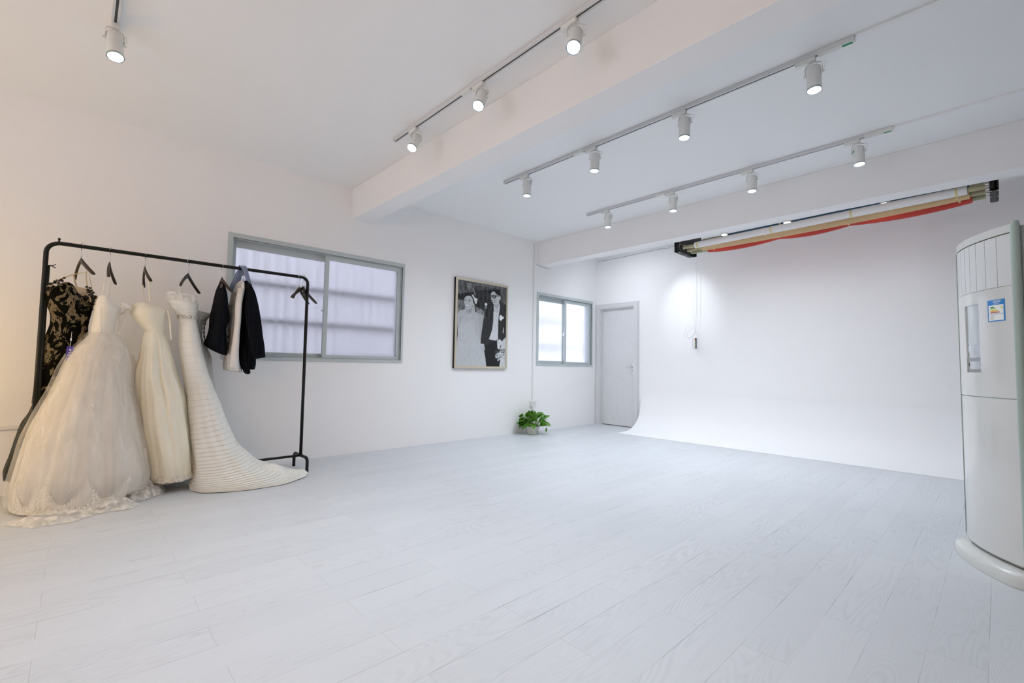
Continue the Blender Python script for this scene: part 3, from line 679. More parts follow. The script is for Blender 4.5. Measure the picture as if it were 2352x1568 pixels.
# print: grey values drawn as filled outlines (u right, v down, 0..1) on a fine mesh
PU, PV = 176, 256
def hom(px, py):
    # outline coordinates were noted on a keystoned view of the print: unskew to 0..1
    u = (px-190)/703.0
    for _ in range(3):
        top_ = 150+120*u; bot_ = 1445+5*u; v = (py-top_)/(bot_-top_); lx = 190-27*v; rx = 893-15*v; u = (px-lx)/(rx-lx)
    w = u/(u+(1-u)*0.94); return (u*0.5+w*0.5, v)
POLY = [  # (grey, [(x, y)...]) in reading order, later ones on top
 (0.055, [(160, 140), (900, 140), (900, 1460), (160, 1460)]),
 (0.11, [(190, 150), (430, 190), (420, 330), (300, 350), (190, 300)]), (0.20, [(300, 200), (380, 210), (410, 300), (350, 290)]), (0.15, [(420, 190), (880, 270), (880, 300), (430, 260)]),
 (0.16, [(185, 450), (280, 470), (280, 600), (185, 640)]), (0.12, [(800, 300), (890, 300), (890, 520), (800, 500)]),
 (0.42, [(430, 640), (560, 680), (520, 1100), (400, 1100)]), (0.24, [(430, 560), (500, 590), (560, 640), (550, 690), (440, 640)]),
 (0.55, [(830, 1060), (890, 1000), (890, 1460), (740, 1460), (760, 1300)]),
] + [(g, [(130.6+0.765*x, 98+0.765*y) for x, y in q]) for g, q in [
 (0.13, [(80, 90), (180, 100), (200, 330), (80, 360)]), (0.22, [(235, 170), (265, 190), (290, 300), (260, 280)]), (0.24, [(320, 190), (345, 230), (395, 380), (370, 370)]), (0.09, [(390, 180), (850, 250), (840, 270), (400, 280)]), (0.12, [(850, 230), (990, 240), (985, 560), (880, 520)]), (0.20, [(75, 520), (150, 500), (190, 600), (80, 680)]),
 (0.10, [(560, 540), (600, 540), (600, 720), (540, 720)]), (0.75, [(565, 530), (595, 528), (608, 555), (590, 582), (562, 578), (556, 552)]), (0.45, [(575, 590), (600, 585), (590, 640), (570, 635)]),
 # bride
 (0.035, [(180, 520), (176, 440), (195, 385), (235, 348), (290, 340), (335, 365), (362, 415), (368, 500), (360, 560), (330, 620), (200, 600)]),
 (0.46, [(330, 520), (360, 540), (375, 620), (382, 720), (350, 760), (310, 700)]),
 (0.47, [(70, 896), (75, 740), (95, 695), (150, 670), (200, 655), (205, 600), (330, 600), (335, 680), (400, 720), (440, 790), (450, 900), (480, 1100), (470, 1300), (400, 1200), (380, 900), (125, 840), (110, 1000), (80, 1200)]),
 (0.36, [(215, 640), (260, 672), (320, 610), (330, 680), (290, 740), (235, 720)]),
 (0.50, [(184, 500), (190, 445), (215, 405), (262, 390), (305, 402), (332, 445), (344, 510), (335, 570), (300, 622), (255, 655), (226, 640), (204, 598), (190, 550)]),
 (0.06, [(190, 474), (208, 468), (228, 486), (222, 492), (200, 488)]), (0.06, [(256, 488), (275, 474), (306, 490), (300, 498), (270, 498)]), (0.20, [(194, 455), (226, 452), (226, 459), (196, 464)]), (0.20, [(255, 463), (300, 455), (304, 464), (258, 470)]),
 (0.28, [(226, 540), (238, 550), (254, 545), (250, 555), (230, 556)]), (0.25, [(206, 566), (240, 572), (282, 570), (270, 600), (238, 610), (214, 596)]), (0.85, [(210, 570), (240, 576), (276, 575), (262, 590), (236, 594), (218, 588)]),
 (0.72, [(318, 360), (355, 385), (366, 425), (395, 430), (412, 452), (430, 466), (408, 480), (412, 515), (398, 548), (382, 540), (370, 500), (352, 440), (328, 400)]), (0.35, [(370, 445), (385, 450), (380, 470)]), (0.35, [(385, 495), (396, 500), (390, 520)]), (0.3, [(345, 395), (356, 405), (350, 420)]),
 (0.10, [(322, 585), (332, 580), (336, 600), (326, 606)]), (0.60, [(215, 745), (240, 790), (270, 808), (300, 790), (310, 750), (303, 752), (292, 784), (270, 800), (245, 783), (222, 745)]),
 (0.07, [(118, 820), (130, 818), (132, 840), (124, 856)]), (0.07, [(372, 875), (386, 880), (384, 900)]),
 (0.53, [(130, 862), (200, 848), (250, 880), (310, 860), (370, 890), (380, 1040), (420, 1170), (520, 1350), (570, 1500), (590, 1790), (40, 1790), (50, 1400), (80, 1150), (115, 960)]),
 (0.50, [(128, 832), (250, 850), (384, 872), (384, 930), (122, 920)]), (0.47, [(150, 1040), (300, 1080), (300, 1086), (150, 1048)]), (0.47, [(60, 1220), (200, 1290), (200, 1298), (60, 1230)]),
 # groom
 (0.055, [(600, 580), (655, 560), (720, 560), (760, 640), (850, 545), (905, 590), (975, 650), (980, 800), (978, 1190), (925, 1260), (860, 1240), (830, 1260), (700, 1290), (560, 1380), (478, 1330), (490, 1180), (525, 900), (560, 700)]),
 (0.035, [(655, 352), (680, 295), (735, 265), (800, 260), (850, 288), (874, 350), (872, 400), (845, 420), (780, 400), (690, 340)]),
 (0.50, [(672, 400), (674, 350), (700, 305), (745, 302), (775, 345), (800, 368), (845, 372), (846, 398), (868, 396), (873, 430), (862, 462), (846, 478), (844, 530), (805, 562), (760, 562), (720, 545), (700, 505), (682, 455)]),
 (0.03, [(658, 368), (700, 374), (740, 372), (775, 380), (845, 380), (845, 392), (778, 398), (772, 425), (750, 442), (722, 440), (708, 420), (704, 398), (694, 420), (676, 424), (664, 400)]),
 (0.26, [(714, 390), (760, 390), (762, 415), (745, 432), (724, 430), (714, 412)]), (0.26, [(670, 384), (696, 386), (690, 412), (676, 412)]),
 (0.30, [(690, 455), (716, 462), (712, 472), (692, 468)]), (0.10, [(698, 470), (730, 478), (768, 468), (770, 486), (745, 520), (715, 528), (704, 505)]), (0.80, [(706, 484), (740, 490), (762, 482), (748, 502), (714, 508)]),
 (0.40, [(735, 562), (800, 566), (845, 530), (850, 560), (800, 640), (770, 620)]),
 (0.62, [(733, 565), (765, 620), (785, 640), (815, 625), (852, 540), (856, 610), (835, 760), (822, 900), (820, 1230), (770, 1260), (640, 1236), (700, 1060), (722, 900)]),
 (0.42, [(728, 650), (745, 640), (775, 660), (805, 650), (822, 700), (818, 728), (780, 680), (742, 692), (732, 685)]), (0.62, [(765, 655), (785, 655), (785, 685), (768, 682)]),
 (0.82, [(850, 790), (865, 762), (890, 765), (905, 790), (945, 800), (935, 830), (905, 840), (885, 875), (862, 865), (845, 830)]), (0.45, [(870, 800), (885, 802), (876, 820)]), (0.3, [(905, 800), (935, 805), (925, 822)]),
 (0.040, [(560, 1380), (690, 1290), (830, 1260), (850, 1330), (820, 1500), (880, 1560), (870, 1640), (845, 1780), (590, 1780), (570, 1600), (545, 1450)]),
 (0.50, [(478, 1335), (540, 1335), (560, 1400), (560, 1440), (530, 1480), (500, 1470), (484, 1400)]), (0.75, [(476, 1322), (545, 1326), (547, 1338), (478, 1336)]), (0.10, [(510, 1400), (530, 1410), (522, 1430)]), (0.2, [(505, 1450), (540, 1445), (530, 1452), (508, 1456)]),
 (0.60, [(880, 1300), (940, 1230), (985, 1220), (985, 1790), (860, 1790), (880, 1600)]),
 (0.72, [(805, 1250), (860, 1235), (892, 1270), (885, 1330), (850, 1370), (870, 1420), (830, 1440), (810, 1400), (806, 1330)]), (0.35, [(830, 1260), (838, 1260), (845, 1330), (836, 1330)]), (0.35, [(855, 1258), (862, 1260), (866, 1320), (858, 1320)]),
 (0.65, [(925, 1010), (935, 1010), (938, 1100), (926, 1120), (920, 1090)]),
]]
rnd_ = random.Random(2)
for k in range(150):   # bouquet: dark leaves above, pale petals below
    u_ = rnd_.random(); x_ = 760 + 210*rnd_.random(); y_ = 1425 + 80*rnd_.random() if k < 50 else 1495 + 150*rnd_.random()**1.1
    if k >= 50 and abs(x_-865) > 105*math.sqrt(max(0, 1-((y_-1530)/125)**2)): continue
    r_ = rnd_.uniform(7, 17); g_ = rnd_.choice((0.06, 0.10, 0.2)) if k < 50 else rnd_.choice((0.85, 0.8, 0.7, 0.6, 0.25, 0.15))
    a_ = rnd_.random()*3
    POLY.append((g_, [(130.6+0.765*(x_+r_*math.cos(a_+q)), 98+0.765*(y_+0.75*r_*math.sin(a_+q))) for q in (0, 1.2, 2.2, 3.3, 4.4, 5.4)]))
polys = [(g, [hom(*p) for p in P_]) for g, P_ in POLY]
def grey(u, v):
    val = 0.05
    for g, P_, u0, u1, v0, v1 in polys:
        if u < u0 or u > u1 or v < v0 or v > v1: continue
        c = False; j = len(P_)-1
        for i in range(len(P_)):
            if (P_[i][1] > v) != (P_[j][1] > v) and u < (P_[j][0]-P_[i][0])*(v-P_[i][1])/(P_[j][1]-P_[i][1])+P_[i][0]: c = not c
            j = i
        if c: val = g
    return val
polys = [(g, P_, min(p[0] for p in P_), max(p[0] for p in P_), min(p[1] for p in P_), max(p[1] for p in P_)) for g, P_ in polys]
gv = [[sum(grey((i+a_)/PU, (j+c_)/PV) for a_ in (-0.25, 0.25) for c_ in (-0.25, 0.25))/4 for i in range(PU+1)] for j in range(PV+1)]
gb = [[(gv[j][i]*4 + gv[max(j-1, 0)][i]+gv[min(j+1, PV)][i]+gv[j][max(i-1, 0)]+gv[j][min(i+1, PU)])/8 for i in range(PU+1)] for j in range(PV+1)]
me = D.meshes.new('print'); vs = [(0.0335, b_-0.004 + (HW-2*b_+0.008)*i/PU, HH-b_+0.004 - (HH-2*b_+0.008)*j/PV) for j in range(PV+1) for i in range(PU+1)]
me.from_pydata(vs, [], [(j*(PU+1)+i, j*(PU+1)+i+1, (j+1)*(PU+1)+i+1, (j+1)*(PU+1)+i) for j in range(PV) for i in range(PU)])
ca = me.color_attributes.new('tone', 'FLOAT_COLOR', 'POINT')
for j in range(PV+1):
    for i in range(PU+1):
        g = gb[j][i]; g = max(0.006, (g*1.05-0.018 if g < 0.3 else g)*(1 + (0.9 if g < 0.26 and j < PV*0.42 else 0.08)*noise.noise(Vector((i*0.13, j*0.07, 3)))) + (0.02*noise.noise(Vector((i*0.35, j*0.35, 7)))))
        ca.data[j*(PU+1)+i].color = (g*0.97, g*1.0, g*1.03, 1)
m = mat('printed_photograph', (0.5, 0.5, 0.5), 0.6, 0.0, Specular_IOR_Level=0.15); at = m.node_tree.nodes.new('ShaderNodeVertexColor'); at.layer_name = 'tone'
m.node_tree.links.new(at.outputs[0], m.node_tree.nodes['Principled BSDF'].inputs['Base Color'])
me.materials.append(m); po = D.objects.new('photo_print', me); COL.objects.link(po); po.parent = pf
po['label'] = 'black and white print of a bride and groom walking hand in hand'
link('backing', bx(0.005, 0.031, 0.012, HW-0.012, 0.012, HH-0.012), BLACK, pf)

# ------------------------------------------------------------------ potted plant
pp = thing('potted_plant', 'green leafy plant in a cream hanging pot standing on the floor by the left wall', 'plant', (0.165, 4.80, 0))
POT = mat('speckled_cream_pot', (0.62, 0.63, 0.58), 0.5)
def lathe(bm, prof, n=32):
    prev = None
    for r, z in prof:
        q = [bm.verts.new((r*math.cos(2*PI*i/n), r*math.sin(2*PI*i/n), z)) for i in range(n)]
        if prev:
            for i in range(n): bm.faces.new((prev[i], prev[(i+1) % n], q[(i+1) % n], q[i]))
        prev = q
    return prev
bm = bmesh.new(); lathe(bm, [(0.001, 0.008), (0.078, 0.008), (0.085, 0.02), (0.100, 0.09), (0.114, 0.108), (0.116, 0.114), (0.108, 0.114), (0.096, 0.09), (0.001, 0.09)])
link('pot', bm, POT, pp, 'auto')
bm = bmesh.new(); lathe(bm, [(0.001, 0.001), (0.085, 0.001), (0.098, 0.014), (0.096, 0.020), (0.086, 0.016), (0.001, 0.006)]); link('saucer', bm, POT, pp, 'auto')
LEAF = mat('green_leaf', (0.045, 0.20, 0.025), 0.35); tl = NT(LEAF); co = tl.coord()
tl.l.new(tl.mix(tl.noise(co, 9, 2), (0.018, 0.10, 0.012), (0.17, 0.42, 0.035)), tl.b.inputs['Base Color'])
rnd = random.Random(11); bm = bmesh.new(); bs = bmesh.new()
def leaf(bm, base, dirv, length, width, roll_=0.0, droop=0.25):
    d = Vector(dirv).normalized(); s = d.cross(Vector((0, 0, 1)))
    s = s.normalized() if s.length > 0.05 else Vector((1, 0, 0)); nrm = s.cross(d)
    s, nrm = s*math.cos(roll_)+nrm*math.sin(roll_), nrm*math.cos(roll_)-s*math.sin(roll_)
    out = [(0.0, 0.10), (0.10, 0.80), (0.28, 1.0), (0.50, 0.86), (0.72, 0.52), (0.88, 0.22), (1.0, 0.0)]; prev = None
    for t, w in out:
        c = Vector(base) + d*length*t - Vector((0, 0, 1))*droop*length*t*t
        q = [bm.verts.new(c + s*k*w*width/2 + nrm*abs(k)*0.16*w*width) for k in (-1, -0.5, 0, 0.5, 1)]
        if prev:
            for i in range(4): bm.faces.new((prev[i], prev[i+1], q[i+1], q[i]))
        prev = q
for k in range(76):
    az = rnd.random()*2*PI; el = rnd.uniform(-0.1, 1.25); rr = rnd.uniform(0.02, 0.08)
    b0 = Vector((math.cos(az)*rr, math.sin(az)*rr, 0.10)); d = Vector((math.cos(az)*math.cos(el), math.sin(az)*math.cos(el), math.sin(el)))
    st = rnd.uniform(0.05, 0.15); b1 = b0 + d*st + Vector((0, 0, 0.045))
    if b1.x < -0.09: b1.x = -0.09
    tube(bs, smooth_path([b0, b0*0.5+b1*0.5+Vector((0, 0, 0.01)), b1], 3), 0.0022, 5)
    d2 = Vector((d.x, d.y, d.z*0.6+rnd.uniform(-0.4, 0.3)))
    if b1.x < -0.03: d2.x = abs(d2.x)*0.4
    leaf(bm, b1, d2, rnd.uniform(0.10, 0.15), rnd.uniform(0.065, 0.10), rnd.uniform(-0.9, 0.9), rnd.uniform(0.1, 0.5))
bm2 = bmesh.new()
link('foliage', bm, LEAF, pp, True); link('stems', bs, mat('yellow_green_stem', (0.22, 0.36, 0.07), 0.5), pp, True)
bs = bmesh.new(); tube(bs, smooth_path([(0.06, 0.10, 0.105), (0.08, 0.16, 0.125), (0.09, 0.20, 0.10), (0.09, 0.205, 0.06)]), 0.0025, 6)
leaf(bs, (0.09, 0.205, 0.075), (0.02, -0.15, -1), 0.07, 0.03, 0.5, 0)
link('trailing_leaf', bs, LEAF, pp, True)
bm = bmesh.new()
for a in (0.4, 2.5, 4.6): tube(bm, [(0.112*math.cos(a), 0.112*math.sin(a), 0.112), (0.010*math.cos(a), 0.010*math.sin(a)-0.015, 0.365)], 0.0016, 5)
cyl(bm, (0, -0.015, 0.36), (0, -0.015, 0.385), 0.013, 0.006, 12)
tube(bm, smooth_path([(0, -0.015, 0.38), (0, -0.018, 0.40), (0, -0.026, 0.42), (0, -0.020, 0.443), (0, 0.0, 0.450), (0, 0.018, 0.440), (0, 0.024, 0.425)]), 0.0035, 6)
link('wire_hanger', bm, mat('grey_wire', (0.45, 0.47, 0.45), 0.5), pp, True)

# ------------------------------------------------------------------ floor-standing air conditioner
ac = thing('air_conditioner', 'tall cream floor-standing air conditioner at the right edge', 'air conditioner', (4.657, 3.573, 0), math.atan2(-0.8905, 0.455))
AW = 0.453
def ay(x, k=1.0): return -0.040*k*(1-((2*x/AW)-1)**2)   # bulge of the curved front
def curved(x0, x1, z0, z1, off, th, m, name, parent, n=14, topf=None, smooth='auto'):
    bm = bmesh.new(); prev = None
    for i in range(n+1):
        x = x0+(x1-x0)*i/n; y = ay(x)-off; zt = z1 + (topf(x) if topf else 0)
        q = [bm.verts.new(c) for c in ((x, y, z0), (x, y, zt), (x, y+th, zt), (x, y+th, z0))]
        if prev:
            for k in range(4): bm.faces.new((prev[k], prev[(k+1) % 4], q[(k+1) % 4], q[k]))
        else: bm.faces.new(q[::-1])
        prev = q
    bm.faces.new(prev); return link(name, bm, m, parent, smooth)
bm = bmesh.new(); prev = None; n = 14
fr = [bm.verts.new((AW*i/n, ay(AW*i/n)+0.004, 0.075)) for i in range(n+1)] + [bm.verts.new((AW+0.03, 0.02, 0.075)), bm.verts.new((AW+0.03, 0.36, 0.075)), bm.verts.new((0.0, 0.36, 0.075))]
tp = [bm.verts.new((v.co.x, v.co.y, 1.655)) for v in fr]
for i in range(len(fr)): bm.faces.new((fr[i], fr[(i+1) % len(fr)], tp[(i+1) % len(fr)], tp[i]))
bm.faces.new(fr[::-1]); bm.faces.new(tp); link('cabinet', bm, ACSIDE, ac)
curved(0.0, AW, 1.634, 1.672, 0.004, 0.02, ACW, 'top_band', ac)
curved(0.0, AW, 1.628, 1.634, 0.0015, 0.008, ACDARK, 'top_gap', ac)
xs = [0.003, 0.030, 0.056, 0.099, 0.149, 0.200, 0.253, 0.316, 0.380, 0.450]
for a, b in zip(xs[:-1], xs[1:]): curved(a+0.0014, b-0.0014, 1.382, 1.628, 0.004, 0.008, ACSLAT, 'louver', ac, 3)
bm = bmesh.new()
HX0, HX1, HZ0, HZ1 = 0.134, 0.262, 0.969, 1.318
pu = curved(0.0, HX0, 0.848, 1.380, 0.005, 0.009, ACPANEL, 'front_panel', ac)
for a, b, c, d in ((HX0, HX1, 0.848, HZ0), (HX0, HX1, HZ1, 1.380), (HX1, AW, 0.848, 1.380)):
    q = curved(a, b, c, d, 0.005, 0.009, ACPANEL, 'panel_piece', None)
    # merge the pieces around the display opening into the one front panel
    bmj = bmesh.new(); bmj.from_mesh(pu.data); bmj.from_mesh(q.data); bmesh.ops.remove_doubles(bmj, verts=bmj.verts, dist=1e-5); bmj.to_mesh(pu.data); bmj.free()
    for p_ in pu.data.polygons: p_.use_smooth = True
    pu.data.set_sharp_from_angle(angle=rad(40)); D.objects.remove(q)
curved(HX0, HX1, 1.115, HZ1, -0.001, 0.004, GLASSP, 'display_window', pu)
ct = curved(HX0, HX1, 0.985, 1.115, -0.001, 0.004, SILVER, 'control_panel', pu)
for i, (a, b, c, d) in enumerate(((0.14, 0.16, 1.075, 1.108), (0.165, 0.205, 1.055, 1.11), (0.21, 0.255, 1.060, 1.11), (0.138, 0.258, 1.025, 1.045), (0.14, 0.15, 1.003, 1.018), (0.16, 0.25, 1.003, 1.018))):
    curved(a, b, c, d, 0.001, 0.003, (SILVER, SILVER, SILVER, mat('grey_buttons', (0.35, 0.37, 0.38), 0.3, 0.5), ACDARK, SILVER)[i], 'button', ct, 3)
curved(HX0, HX1, HZ0, 0.985, 0.0, 0.006, ACSIDE, 'panel_recess', pu)
curved(0.0, AW, 0.085, 0.843, 0.0045, 0.009, ACPANEL, 'lower_panel', ac)
curved(0.0, AW, 0.8425, 0.8485, 0.002, 0.006, ACTRIM, 'panel_seam', ac)
curved(-0.002, 0.004, 0.10, 1.63, 0.0075, 0.012, ACTRIM, 'edge_strip', ac, 2)
bm = bmesh.new(); tube(bm, [(AW+0.017, -0.002, 0.09), (AW+0.017, -0.002, 0.9), (AW+0.017, -0.002, 1.66), (AW+0.017, 0.0, 1.678)], [0.017, 0.017, 0.017, 0.012], 16); link('corner_trim', bm, ACTRIM, ac, 'auto')
link('side_panel', bx(AW+0.031, AW+0.042, 0.03, 0.33, 0.10, 1.58, bev=0.004), ACSLAT, ac)
# energy label
st = curved(0.324, 0.412, 1.217, 1.323, 0.0062, 0.001, mat('label_blue', (0.02, 0.22, 0.60), 0.4), 'energy_label', ac, 6)
curved(0.330, 0.406, 1.222, 1.297, 0.0068, 0.0006, LABELW, 'label_paper', st, 5)
for i, (c, L_) in enumerate((((0.02, 0.22, 0.08), 0.020), ((0.15, 0.50, 0.05), 0.026), ((0.75, 0.70, 0.05), 0.033), ((0.75, 0.35, 0.03), 0.040), ((0.45, 0.04, 0.03), 0.047))):
    z = 1.289 - i*0.0065; curved(0.341, 0.341+L_, z-0.0045, z, 0.0074, 0.0005, mat('bar_%d' % i, c, 0.5), 'rating_bar', st, 2)
curved(0.394, 0.405, 1.279, 1.285, 0.0074, 0.0005, mat('rating_yellow', (0.75, 0.75, 0.1), 0.5), 'rating_mark', st, 2)
curved(0.330, 0.406, 1.2525, 1.2538, 0.0074, 0.0005, mat('label_blue_line', (0.05, 0.30, 0.65), 0.5), 'label_rule', st, 4)
def text(parent, s, loc, size, rot, m, name='lettering'):
    cu = D.curves.new(name, 'FONT'); cu.body = s; cu.size = size; cu.align_x = 'CENTER'; cu.align_y = 'CENTER'; cu.extrude = 0.0002
    tmp = D.objects.new(name, cu); COL.objects.link(tmp); bpy.context.view_layer.update()
    me = D.meshes.new_from_object(tmp.evaluated_get(bpy.context.evaluated_depsgraph_get())); D.objects.remove(tmp)
    me.materials.clear(); me.materials.append(m)
    o = D.objects.new(name, me); COL.objects.link(o); o.parent = parent; o.location = loc; o.rotation_euler = rot; return o
text(st, '中国能效标识', (0.368, ay(0.368)-0.0078, 1.3125), 0.0125, (PI/2, 0, 0.08), LABELW)
text(st, 'CHINA ENERGY LABEL', (0.368, ay(0.368)-0.0078, 1.3025), 0.0055, (PI/2, 0, 0.08), LABELW)
for i in range(4): curved(0.338, 0.362-0.004*(i % 2), 1.2455-i*0.0055, 1.2470-i*0.0055, 0.0074, 0.0005, ACSIDE, 'text_line', st, 2)
# base
bm = bmesh.new(); pts = [(-0.005+0.03*0, 0.30)]
def base_ring(z, o):
    return [bm.verts.new((x, y, z)) for x, y in [(-o*0.6, 0.36)] + [(-o*0.6 + (AW+0.03+o*1.2)*i/16, (ay(AW*i/16)*1.25-o if 0 < i < 16 else -o*0.35)) for i in range(17)] + [(AW+0.03+o*0.6, 0.36)]]
rs = [base_ring(0.001, 0.050), base_ring(0.040, 0.052), base_ring(0.058, 0.042), base_ring(0.068, 0.022)]
for A_, B_ in zip(rs[:-1], rs[1:]):
    for i in range(len(A_)): bm.faces.new((A_[i], A_[(i+1) % len(A_)], B_[(i+1) % len(B_)], B_[i]))
bm.faces.new(rs[0][::-1]); bm.faces.new(rs[-1]); link('base', bm, ACW, ac, 'auto')
curved(0.02, AW-0.01, 0.062, 0.09, -0.012, 0.01, ACDARK, 'base_gap', ac)

# ------------------------------------------------------------------ clothes rack
RX, RY0, RY1, RZ = 0.425, -0.190, 1.512, 1.748
rk = thing('clothes_rack', 'black metal clothes rack standing along the left wall in front of the large window', 'clothes rack', (RX, RY0, 0))
LY = RY1-RY0
def arc_pts(cy, cz, r, a0, a1, n=8): return [(0, cy+r*math.cos(a0+(a1-a0)*i/n), cz+r*math.sin(a0+(a1-a0)*i/n)) for i in range(n+1)]
bm = bmesh.new()
tube(bm, [(0, 0, 0.13), (0, 0, 0.9), (0, 0, RZ-0.07)] + arc_pts(0.07, RZ-0.07, 0.07, PI, PI/2)[1:] + [(0, 0.5, RZ), (0, 1.2, RZ)] + arc_pts(LY-0.055, RZ-0.055, 0.055, PI/2, 0) + [(0, LY, 0.9), (0, LY, 0.13)], 0.0135, 14)
link('hanging_frame', bm, BLACK, rk, True)
for yy in (0, LY):
    bm = bmesh.new(); h = 0.125; w = 0.168; r = 0.035
    tube(bm, [(-w, yy, 0.002), (-w, yy, h-r)] + [(-w+r-r*math.cos(a), yy, h-r+r*math.sin(a)) for a in (0.4, 0.8, 1.2)] + [(-w+r, yy, h), (0, yy, h), (w-r, yy, h)] + [(w-r+r*math.sin(a), yy, h-r+r*math.cos(a)) for a in (0.4, 0.8, 1.2)] + [(w, yy, h-r), (w, yy, 0.002)], 0.0135, 12)
    link('foot', bm, BLACK, rk, True)
bm = bmesh.new(); tube(bm, [(0, 0.0, 0.125), (0, LY*0.5, 0.120), (0, LY, 0.125)], 0.011, 12); link('bottom_rail', bm, BLACK, rk, True)
bm = bmesh.new(); tube(bm, [(0, 0.014, RZ-0.16), (0, 0.014, 1.0), (0, 0.014, 0.15)], 0.010, 10); link('support_tube', bm, BLACK, rk, True)
bm = bmesh.new(); cyl(bm, (0, 0.058, RZ+0.012), (0, 0.058, RZ+0.026), 0.005, n=10); sphere(bm, (0, 0.058, RZ+0.029), 0.008); link('screw_knob', bm, BLACK, rk, True)
bm = bmesh.new(); cyl(bm, (0, 0.012, 1.588), (0, 0.035, 1.588), 0.004, n=10); tube(bm, smooth_path([(0, 0.050, 1.600), (0, 0.038, 1.592), (0, 0.036, 1.584), (0, 0.050, 1.576)]), 0.003, 6); link('wing_screw', bm, BLACK, rk, True)

# ------------------------------------------------------------------ hangers
def arm_bm():
    bm = bmesh.new(); N = 22; prev = None
    for i in range(N+1):
        t = -1 + 2*i/N; a = abs(t); x = t*0.195; z = -0.118*a**1.08 - 0.002; y = 0.022*a*a
        hgt = 0.034*(1-a)+0.022*a; th = 0.011 + 0.006*a
        if a > 0.93: hgt *= 0.7; th *= 0.75
        q = [bm.verts.new((x, y+dy*th/2, z-hgt/2+dz*hgt/2)) for dy, dz in ((-1, -0.6), (-0.6, -1), (0.6, -1), (1, -0.6), (1, 0.6), (0.6, 1), (-0.6, 1), (-1, 0.6))]
        if prev:
            for k in range(8): bm.faces.new((prev[k], prev[(k+1) % 8], q[(k+1) % 8], q[k]))
        else: bm.faces.new(q[::-1])
        prev = q
    bm.faces.new(prev); return bm
def hook_bm(h=0.088):
    bm = bmesh.new(); r = 0.0205
    pts = [(0, 0, -0.005), (0, 0, 0.03), (0.0, 0, h-r*1.4)] + [(r*math.cos(a), 0, h+r*math.sin(a)) for a in [PI*(1.25-1.3*i/12) for i in range(13)]]
    pts[2] = (-r*0.4, 0, h-r*1.3); tube(bm, pts, 0.0023, 8); cyl(bm, (0, 0, -0.003), (0, 0, 0.008), 0.005, n=10); return bm
def hanger(y, rz, label, z=1.660, group='wooden clothes hangers on the rack', x=RX):
    t = thing('clothes_hanger', label, 'hanger', (x, y, z), rz, group)
    link('hanger_arms', arm_bm(), DARKWOOD, t, True); k = link('hook', hook_bm(), CHROME, t, True); k['label'] = 'chrome hook'
    return t
hanger(-0.017, rad(14), 'dark wooden hanger carrying the black lace gown', 1.668)
hanger(0.132, rad(-8), 'dark wooden hanger above the tulle ball gown', 1.662)
hanger(0.331, rad(1), 'dark wooden hanger above the cream gown with the beaded bust', 1.663)
hanger(0.599, rad(-27), 'dark wooden hanger above the ruffled gown with the jewelled belt', 1.654)
hanger(0.829, rad(3), 'dark wooden hanger inside the navy waistcoat', 1.655)
hanger(0.985, rad(2), 'dark wooden hanger under the slate blue cloth, inside the suit jacket', 1.650)
hanger(1.440, rad(-38), 'leftmost of the empty wooden hangers at the right end of the rail', 1.656)
hanger(1.470, rad(-52), 'middle of the empty wooden hangers at the right end of the rail', 1.664)
hanger(1.482, rad(-24), 'rearmost empty wooden hanger touching the right post of the rack', 1.664)

# ------------------------------------------------------------------ gowns
# black lace gown
bg = thing('evening_gown', 'black floral lace gown over tan lining hanging at the left end of the rack', 'dress', (0, 0, 0))
rows = [(-0.158, 1.455, 0.030, 1.440, 0.33, 0.47), (-0.182, 1.415, 0.066, 1.405, 0.31, 0.50, 0.01), (-0.180, 1.352, 0.063, 1.350, 0.31, 0.51, 0.01), (-0.152, 1.264, 0.050, 1.264, 0.33, 0.48, 0.02), (-0.150, 1.19, 0.040, 1.19, 0.33, 0.47, 0.03),
        (-0.170, 1.10, 0.045, 1.10, 0.31, 0.47, 0.05), (-0.180, 1.03, 0.05, 1.03, 0.30, 0.46, 0.06), (-0.190, 0.93, 0.05, 0.93, 0.28, 0.45, 0.08), (-0.199, 0.79, 0.05, 0.79, 0.26, 0.44, 0.10), (-0.204, 0.66, 0.05, 0.66, 0.24, 0.43, 0.12)]
link('gown_body', loft(rows, 70, 110, (8, 15, 23), seed=3, top=lambda c, s, y: (0.035*math.cos(c*2.6+0.3) if s > 0 else 0.01) - (0.055*math.exp(-((y+0.0)/0.03)**2) if s > 0 else 0)), BLACKLACE, bg, True)
rows = [(-0.190, 0.70, 0.05, 0.66, 0.24, 0.42, 0.08), (-0.213, 0.60, 0.06, 0.60, 0.20, 0.43, 0.10), (-0.243, 0.528, 0.07, 0.53, 0.17, 0.43, 0.12), (-0.264, 0.437, 0.08, 0.44, 0.15, 0.42, 0.12), (-0.287, 0.319, 0.08, 0.32, 0.13, 0.42, 0.12), (-0.310, 0.223, 0.08, 0.22, 0.12, 0.42, 0.12), (-0.309, 0.155, 0.07, 0.14, 0.12, 0.42, 0.12)]
link('net_skirt', loft(rows, 40, 110, (8, 15, 23), seed=3), BLACKNET, bg, True)
link('bust_lining', loft([(-0.110, 1.468, 0.040, 1.452, 0.34, 0.462), (-0.135, 1.43, 0.05, 1.42, 0.33, 0.475), (-0.140, 1.36, 0.04, 1.36, 0.33, 0.48)], 14, 60, seed=2), TAN, bg, True)
